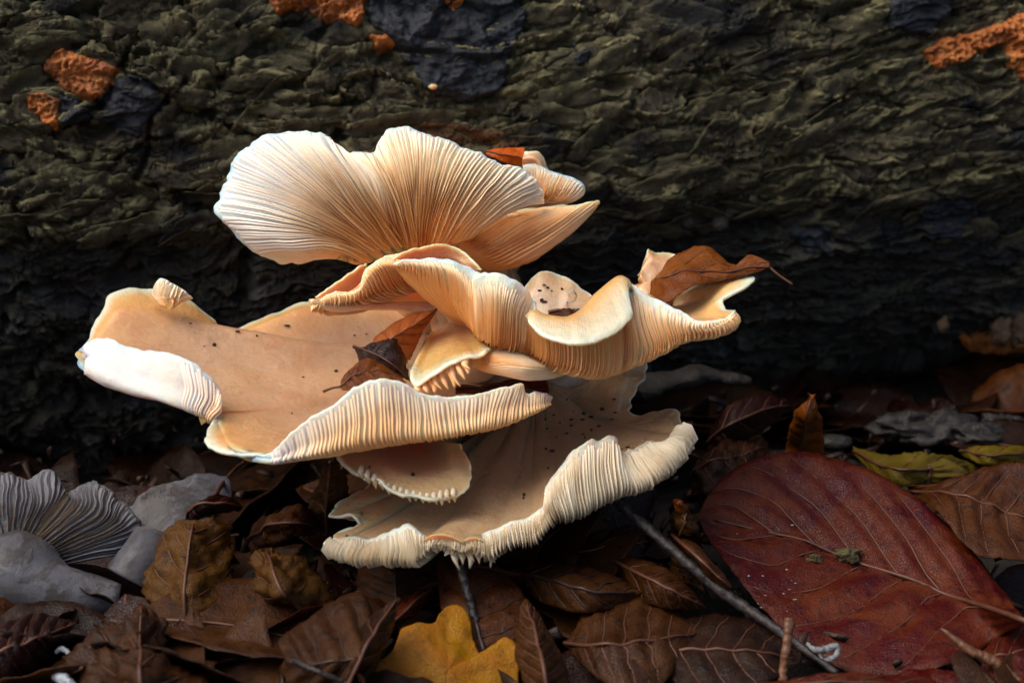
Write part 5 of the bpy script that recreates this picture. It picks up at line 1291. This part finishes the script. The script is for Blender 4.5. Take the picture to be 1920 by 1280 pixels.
# loose litter ------------------------------------------------------------------------------------------------------------
def local_leaf(kind, length, rng, nt=26, ns=13):
    t = np.linspace(0, 1, nt); s = np.linspace(-1, 1, ns)
    if kind == 'beech':
        w = 0.33 * np.sin(np.pi * np.clip(t, 0, 1) ** 0.9) ** 0.75
        slant = 0.18
    else:
        w = 0.30 * np.sin(np.pi * t ** 0.8) ** 0.7 * (1 + 0.38 * np.sin(t * 2 * np.pi * 3.5 + 1.0))
        slant = 0.12
    X = (t[:, None] - 0.5 + slant * np.abs(s)[None] * np.sin(np.pi * t)[:, None] * 0.5) * np.ones((1, ns))
    Y = s[None, :] * w[:, None]
    fold = rng.uniform(-0.1, 0.5); curl = rng.uniform(-0.8, 0.9); roll = rng.uniform(-0.4, 0.9)
    Z = fold * np.abs(Y) + curl * (X ** 2 - 0.08) * 0.6 + roll * Y * Y * 1.4
    nv = 6
    wv = t[:, None] * nv - np.abs(s)[None] * 1.1
    Z = Z + 0.012 * np.abs(np.sin(np.pi * wv)) ** 0.6
    Pn = np.stack([X, Y, Z], -1)
    sd_ = rng.uniform(0, 90)
    amp = rng.uniform(0.02, 0.07)
    Pn = Pn + np.stack([fbm(Pn * 4 + sd_, 3), fbm(Pn * 4 + sd_ + 20, 3), fbm(Pn * 4 + sd_ + 40, 3)], -1) * amp
    return Pn * length

def rotm(rng, tilt):
    a, b, c = rng.uniform(0, 6.28), rng.gauss(0, tilt), rng.gauss(0, tilt)
    ca, sa, cb, sb, cc, sc_ = math.cos(a), math.sin(a), math.cos(b), math.sin(b), math.cos(c), math.sin(c)
    Rz = np.array([[ca, -sa, 0], [sa, ca, 0], [0, 0, 1]]); Rx = np.array([[1, 0, 0], [0, cb, -sb], [0, sb, cb]]); Ry = np.array([[cc, 0, sc_], [0, 1, 0], [-sc_, 0, cc]])
    return Rx @ Ry @ Rz

def litter_leaf_mesh(rng, kind, length, loc, tilt):
    L_ = local_leaf(kind, length, rng) @ rotm(rng, tilt).T
    n = normals(L_)
    return L_ + loc, n

lm_names = ['brown', 'dark', 'maroon', 'dark']
mass = {k: ([], [], []) for k in set(lm_names)}
rng = random.Random(21)
for k in range(330):
    x = rng.uniform(-0.34, 0.34); y = rng.uniform(-0.22, 0.13)
    mt = rng.choice(lm_names)
    z = float(ground_z(np.array([x]), np.array([y]))[0]) + rng.uniform(0.001, 0.007)
    qx, qy, _q = proj(np.array([x, y, 0.0]))
    zone = 1200 < qx < 2080 and 800 < qy < 1330
    if zone: z -= 0.013
    S, n = litter_leaf_mesh(rng, rng.choice(['beech', 'beech', 'oak']), rng.uniform(0.04, 0.07), np.array([x, y, z]), 0.05 if zone else 0.22)
    Vs, Fs, Us = mass[mt]
    b0 = sum(len(q) for q in Vs)
    V = np.concatenate([S.reshape(-1, 3), (S - n * 0.0002).reshape(-1, 3)])
    Vs.append(V); Fs.append(shell_faces(S.shape[0], S.shape[1]) + b0)
    u_ = np.stack(np.meshgrid(np.linspace(0, 1, S.shape[0]), np.linspace(0, 1, S.shape[1]), indexing='ij'), -1).reshape(-1, 2)
    Us.append(np.concatenate([u_, u_]))
for mt, (Vs, Fs, Us) in mass.items():
    if Vs:
        tag(mesh_obj("leaf_litter", np.concatenate(Vs), np.concatenate(Fs), M[mt], uv=np.concatenate(Us)), "packed mass of rotting leaves covering the ground", "leaf litter", None, "stuff")

USED = set()
MARKS = [(180, 1100, "the grey mushroom fan"), (270, 1230, "the crumpled warm brown leaf"), (360, 1080, "the tan leaf by the grey mushrooms"), (540, 1100, "the curled tan leaf"), (610, 1200, "the ridged brown leaf"), (60, 1230, "the dark maroon ribbed leaf"),
         (820, 1230, "the yellow oak leaf"), (700, 1060, "the lowest mushroom's left rim"), (960, 1050, "the lowest mushroom's front rim"), (1150, 1100, "the long dark-veined leaf"), (1180, 1230, "the flat pale-veined leaf"), (1350, 1110, "the slanting dark twig"),
         (1600, 1050, "the large red-brown leaf"), (1860, 960, "the dark rusty leaf"), (1730, 870, "the yellow-green leaf"), (1765, 805, "the pale flat stone"), (1510, 800, "the small standing orange-brown leaf"), (1565, 828, "the grey pebble"), (1470, 1220, "the upright reddish stalk"), (520, 900, "the gap under the bowl"), (60, 900, "the foot of the log at left"), (1330, 780, "the wood ledge")]
words = {'beech': 'red-brown', 'maroon': 'dark maroon', 'brown': 'brown', 'dark': 'very dark brown', 'tan': 'tan', 'orange': 'dull orange'}
for k in range(46):
    for _ in range(30):
        px, py = rng.uniform(-60, 1980), rng.uniform(760, 1330)
        g = G(px, py, 0.5)
        if 1190 < px < 2010 and 850 < py < 1300: continue
        if 620 < px < 1440 and 1090 < py: continue
        if px < 620 and py < 1150: continue
        if g[1] > 0.085: continue
        break
    mt = rng.choice(LEAFMATS); kind = rng.choice(['beech', 'beech', 'oak'])
    loc = np.array([g[0], g[1], 0.002 + rng.uniform(-0.006, 0.004)])
    S, n = litter_leaf_mesh(rng, kind, rng.uniform(0.035, 0.06), loc, 0.3)
    ppx, ppy, _t = proj(loc)
    for mk in sorted(MARKS, key=lambda m_: (m_[0] - ppx) ** 2 + 2 * (m_[1] - ppy) ** 2)[:4]:
        dx_, dy_ = ppx - mk[0], ppy - mk[1]
        where = ("left of" if dx_ < 0 else "right of") if abs(dx_) > 1.3 * abs(dy_) else ("behind" if dy_ < 0 else "in front of")
        lab = "%s %s leaf in the litter %s %s" % (words[mt], kind, where, mk[2])
        if lab not in USED: break
    USED.add(lab)
    r = root(kind + "_leaf", loc, lab, "leaf", "loose leaves in the litter")
    V = np.concatenate([S.reshape(-1, 3), (S - n * 0.0002).reshape(-1, 3)])
    u_ = np.stack(np.meshgrid(np.linspace(0, 1, S.shape[0]), np.linspace(0, 1, S.shape[1]), indexing='ij'), -1).reshape(-1, 2)
    bl_ = mesh_obj("blade", V, shell_faces(S.shape[0], S.shape[1]), M[mt], r, uv=np.concatenate([u_, u_]))
    c = S.shape[1] // 2
    tube("midrib", [S[i, c] + n[i, c] * 0.0002 for i in range(0, S.shape[0], 5)], (0.0005, 0.0002), M['vein'], bl_, sides=6, n=12)

# ------------------------------------------------------------------ twigs, bits
def twig(label, pts, radii, mat='twig', cat="twig", name="twig", sides=14, rough=0.55):
    o = tube(name, pts, radii, M[mat], None, sides=sides, n=110, rough=rough, seed=len(label))
    return tag(o, label, cat)
twig("dark twig slanting from under the mushroom to the big red-brown leaf", [P(1150, 928, -3.0), P(1185, 965, -3.2), P(1260, 1030, -3.8), P(1350, 1105, -4.4), P(1450, 1175, -5.2), P(1570, 1262, -6.2)], (0.0016, 0.0014, 0.0013, 0.0014, 0.0011, 0.0008))
twig("thin reddish stalk standing upright in front of the big leaf", [G(1464, 1340, .4), P(1466, 1280, -6.8), P(1474, 1215, -6.6), P(1481, 1160, -6.4)], (0.0010, 0.0010, 0.0009, 0.0013), 'petiole')
twig("dark stem crossing the spotted orange leaf", [P(862, 1060, -4.8), P(876, 1110, -5.0), P(892, 1165, -5.2), P(905, 1225, -5.6)], (0.0011, 0.0010, 0.0010, 0.0007))
twig("bluish thin stalk on the ridged brown leaf", [G(552, 1238, 1.2), G(590, 1256, 1.3), G(650, 1280, 1.0)], (0.0007, 0.0006, 0.0005), 'twig')
twig("thin stalk leaning across the gap left of the lowest mushroom", [G(585, 868, 3.0), G(610, 900, 2.6), G(650, 940, 2.0)], (0.0007, 0.0006, 0.0006))
twig("reddish stalk rising from the maroon leaf to the log", [G(388, 960, 2.4), P(415, 910, -.4), P(440, 880, 0.4), P(458, 866, 1.0)], (0.0006, 0.0005, 0.0005), 'petiole')
twig("curved ochre grass blade at lower right corner", [P(1765, 1178, -6.4), P(1820, 1220, -6.6), P(1870, 1245, -6.7), P(1930, 1300, -7.0)], (0.0004, 0.0011, 0.0013, 0.0010), 'petiole', "grass blade", "grass_blade")
# pale scraps
def blob(name, label, c, r, mat, cat, group=None, seed=0.0, sq=(1, 1, 0.6), n=12, amp=0.35):
    th = np.linspace(0, math.pi, n); ph = np.linspace(0, 2 * math.pi, n * 2, endpoint=False)
    T, Ph = np.meshgrid(th, ph, indexing='ij')
    d = np.stack([np.sin(T) * np.cos(Ph), np.sin(T) * np.sin(Ph), np.cos(T)], -1)
    R = r * (1 + amp * fbm(d * 1.4 + seed, 5, 0.6))
    V = np.asarray(c) + d * R[..., None] * np.array(sq)
    f = grid_faces(2 * n, n, wrap=True)
    V = np.transpose(V, (1, 0, 2)).reshape(-1, 3)
    return tag(mesh_obj(name, V, f, M[mat]), label, cat, group)
M['white_scrap'] = plain_mat("white_scrap", (0.14, 0.16, 0.19), (0.42, 0.45, 0.50), 500, 0.3, 0.3, 0.0004)
twig("white split straw end at lower left corner", [G(95, 1262, .8), G(118, 1272, .9), G(150, 1300, .7)], (0.0009, 0.0012, 0.0010), 'white_scrap', "straw", "straw")
twig("pale wet straw bit above the white straw", [G(105, 1222, .8), G(118, 1216, .9), G(138, 1232, .8)], (0.0005, 0.0006, 0.0004), 'white_scrap', "straw", "straw")
twig("curled pale fungus scrap on the big leaf's lower edge", [P(1514, 1206, -5.7), P(1528, 1218, -5.9), P(1548, 1216, -5.8), P(1568, 1212, -5.7), P(1566, 1228, -5.8), P(1545, 1238, -5.9), P(1536, 1226, -5.9)], (0.0004, 0.0007, 0.0009, 0.0009, 0.0008, 0.0006, 0.0003), 'grit', "fungus scrap", "fungus_scrap")
# stones and rotten wood below the log at right
for k, (px, py, r, lb) in enumerate([(1565, 828, .0048, "small rounded grey pebble below the log"), (1770, 805, .010, "pale grey flat stone below the log at right"), (1700, 800, .009, "dull grey stone left of the pale flat stone"), (1830, 815, .007, "grey stone chip right of the pale flat stone"), (1880, 790, .006, "little grey stone near right edge below the log")]):
    blob("stone", lb, G(px, py, 0.7), r, 'stone', "stone", "stones below the log", seed=k * 3.1, sq=(1.2, 0.8, 0.5), amp=1.1 if k else 0.2, n=24)
tube_pts = [P(1130, 742, 7.5), P(1210, 725, 7.6), P(1300, 705, 7.8), P(1400, 715, 8.5)]
tag(tube("root_ledge", tube_pts, (0.006, 0.008, 0.006, 0.004), M['wood'], None, sides=18, n=60, rough=0.7, seed=3, flat=0.5), "grey weathered wood ledge at foot of log right of mushrooms", "wood")
# little fungi low on the log at the right edge
for k, (px, py, r) in enumerate([(1868, 612, .0048), (1905, 605, .0055), (1760, 602, .0024)]):
    p, s_, a_ = log_hit(px, py, 0.0)
    blob("small_fungus", ["knobbly tan fungus button low on the log at right edge", "larger tan fungus button at the very right edge of log", "tiny brown fungus button on the dark lower log"][k], p - np.array([0, .006, 0]), r, 'knob_tan', "fungus", "tan fungus buttons on the log", seed=k * 2.2, sq=(0.8, .7, 1.15), amp=0.8, n=20)
crust("crust_fungus", [(1812, 650), (1850, 640), (1905, 648), (1940, 655), (1930, 672), (1860, 672), (1822, 666)], M['crust'], "thin tan-orange crust under the fungus buttons at right", "fungus", OG, 0.004, 0.0008, 540, 'brain')
crust("crust_fungus", [(760, 232), (800, 228), (870, 232), (930, 245), (975, 262), (960, 285), (900, 285), (830, 275), (780, 262)], M['rusty'], "ragged rusty crust just above the top mushroom's rim", "fungus", OG, 0.0006, 0.0010, 540, 'brain')
for k, (px, py) in enumerate([(1350, 420), (1290, 418)]):
    p, s_, a_ = log_hit(px, py, 0.0)
    blob("bark_knob", ["round brown knob on the log above the leaf with long stalk", "small grey knob left of the round brown knob"][k], p - np.array([0, .001, 0]), [.0028, .0022][k], 'wood', "knob", None, seed=k, amp=.2, sq=(1, 1, 1))
p, _, _ = log_hit(812, 163, 0.004)
blob("fungus_bud", "tiny cream bud on the black crust above the top mushroom", p, .0014, 'cap_white', "fungus", None, seed=9)

# snail-like curl in the hollow
cpt = P(*z3(862, 280, -1.6))
th = np.linspace(0, 1, 70)
ang = th * 1.7 * math.pi
rr = 0.0005 + 0.0024 * th ** 0.8
sx = -np.cos(ang) * rr * 0.85; sz = np.sin(ang) * rr
tl = np.linspace(0, 1, 16)[1:]
sx = np.concatenate([sx, sx[-1] + 0.0012 * tl ** 2 + 0 * tl]); sz = np.concatenate([sz, sz[-1] - 0.0050 * tl])
wy = np.linspace(-0.0016, 0.0016, 7)
RB = np.stack([np.repeat(sx[:, None], 7, 1), wy[None, :] + 0.0012 * np.linspace(0, 1, len(sx))[:, None], np.repeat(sz[:, None], 7, 1)], -1)
RB = RB * 0.72 + 0.00035 * np.stack([fbm(RB * 700, 2), fbm(RB * 700 + 9, 2), fbm(RB * 700 + 20, 2)], -1) + cpt
rn = normals(RB)
o = mesh_obj("spiral_curl", np.concatenate([RB.reshape(-1, 3), (RB + rn * 0.00022).reshape(-1, 3)]), shell_faces(RB.shape[0], 7), M['shell'],
             uv=np.tile(np.stack(np.meshgrid(np.linspace(0, 1, RB.shape[0]), np.linspace(0, 1, 7), indexing='ij'), -1).reshape(-1, 2), (2, 1)))
tag(o, "translucent pale spiral curl standing in the wavy mushroom's hollow", "curl")

# black specks on the caps
def on_cap(key, px, py):
    c = CAPS[key]
    d2 = (c.px - px) ** 2 + (c.py - py) ** 2
    vis = np.einsum('ijk,ijk->ij', c.n, CAM - c.S) > 0
    d2 = np.where(vis, d2, 1e9)
    near = d2 < max(64, d2.min() * 1.5 + 1)
    tt = np.where(near, c.t, 9)
    i, j = np.unravel_index(np.argmin(tt), tt.shape)
    return c.S[i, j], c.n[i, j]
sp_rng = random.Random(5)
def specks(key, pts, label, group):
    for (px, py, r) in pts:
        p, n = on_cap(key, px, py)
        a = sp_rng.uniform(0, 6)
        blob("speck", label, p + n * r * 0.25, r, 'speck', "speck", group, seed=a, sq=(1.0 + .5 * math.cos(a), 0.8, .65 + .25 * math.sin(a)), n=7)
fs = []
for _ in range(34):
    fs.append((sp_rng.gauss(1060, 42), sp_rng.gauss(790, 48), sp_rng.uniform(.0003, .00062)))
specks('F', fs + [(775, 1000, .0005), (985, 920, .0007), (985, 927, .0006), (655, 1000, .0004), (645, 1048, .0005)], "black speck on the lowest mushroom's tan cap", "black specks on the lowest mushroom")
specks('B', [z2(680, 353, 0)[:2] + (.0006,), z2(805, 290, 0)[:2] + (.0007,), z2(1028, 262, 0)[:2] + (.0007,), z2(900, 312, 0)[:2] + (.0004,), z2(635, 360, 0)[:2] + (.0003,), z2(1105, 505, 0)[:2] + (.0004,), z2(1350, 305, 0)[:2] + (.0005,), z2(1410, 300, 0)[:2] + (.0004,), z2(580, 250, 0)[:2] + (.0004,), z2(1040, 680, 0)[:2] + (.0003,), z2(1255, 477, 0)[:2] + (.0007,)], "black speck on the broad bowl's smooth inside", "black specks in the broad bowl")
specks('G', [(776, 883, .0006), (693, 868, .0005)], "black speck on the thin toothed cap", "black specks on the thin toothed cap")
specks('K', [z3(x, y, 0)[:2] + (r,) for x, y, r in [(745, 215, .0005), (770, 238, .0006), (735, 285, .0006), (750, 295, .0006), (810, 235, .0006), (790, 250, .0004), (725, 240, .0004)]], "black speck on the pale cap in the hollow", "black specks on the pale cap")

# crumbs on the big leaf
_, BS, BN = BIG
bpx, bpy_, bt = proj(BS)
def on_big(px, py):
    i, j = np.unravel_index(np.argmin((bpx - px) ** 2 + (bpy_ - py) ** 2), bpx.shape)
    return BS[i, j], BN[i, j]
for k, (px, py, r, lb) in enumerate([(1588, 1048, .0026, "rough olive soil crumb on the big leaf's midrib"), (1527, 1052, .0017, "smaller soil crumb left of the rough olive one on the big leaf")]):
    p, n = on_big(px, py)
    blob("soil_crumb", lb, p + n * r * 0.3, r, 'crumb', "crumb", None, seed=k * 5.0, sq=(1.1, .8, .7), n=22, amp=1.3)
cr = random.Random(8)
for k in range(20):
    if k < 13: px, py = cr.gauss(1450, 32), cr.gauss(1105, 26)
    else: px, py = cr.uniform(1380, 1640), cr.uniform(960, 1090)
    p, n = on_big(px, py)
    r = cr.uniform(.00015, .0004)
    blob("grain", "pale grain of grit on the big red-brown leaf", p + n * r * 0.4, r, 'grit', "grain", "pale grit on the big leaf", seed=k * 1.3, sq=(cr.uniform(.7, 1.8), .8, .7), n=6, amp=.6)
# fine debris between the leaves: too small to count
dv, df, nb_ = [], [], 0
dr = np.random.RandomState(4)
for k in range(1500):
    x, y = dr.uniform(-0.24, 0.26), dr.uniform(-0.16, 0.10)
    z = float(dr.uniform(-0.012, 0.006))
    L3 = dr.normal(size=(3, 3)); q_, _r = np.linalg.qr(L3)
    sc3 = np.array([dr.uniform(.0008, .0035), dr.uniform(.0004, .0012), dr.uniform(.0001, .0006)])
    cube = np.array([[a, b, c] for a in (-1, 1) for b in (-1, 1) for c in (-1, 1)], float) * (1 + 0.35 * dr.normal(size=(8, 3)))
    dv.append((cube * sc3) @ q_.T + np.array([x, y, z]))
    df.append(np.array([[0, 1, 3, 2], [4, 6, 7, 5], [0, 4, 5, 1], [2, 3, 7, 6], [0, 2, 6, 4], [1, 5, 7, 3]]) + nb_); nb_ += 8
tag(mesh_obj("debris", np.concatenate(dv), np.concatenate(df), M['debris'], smooth=False), "fine crumbs of bark and leaf between the fallen leaves", "debris", None, "stuff")
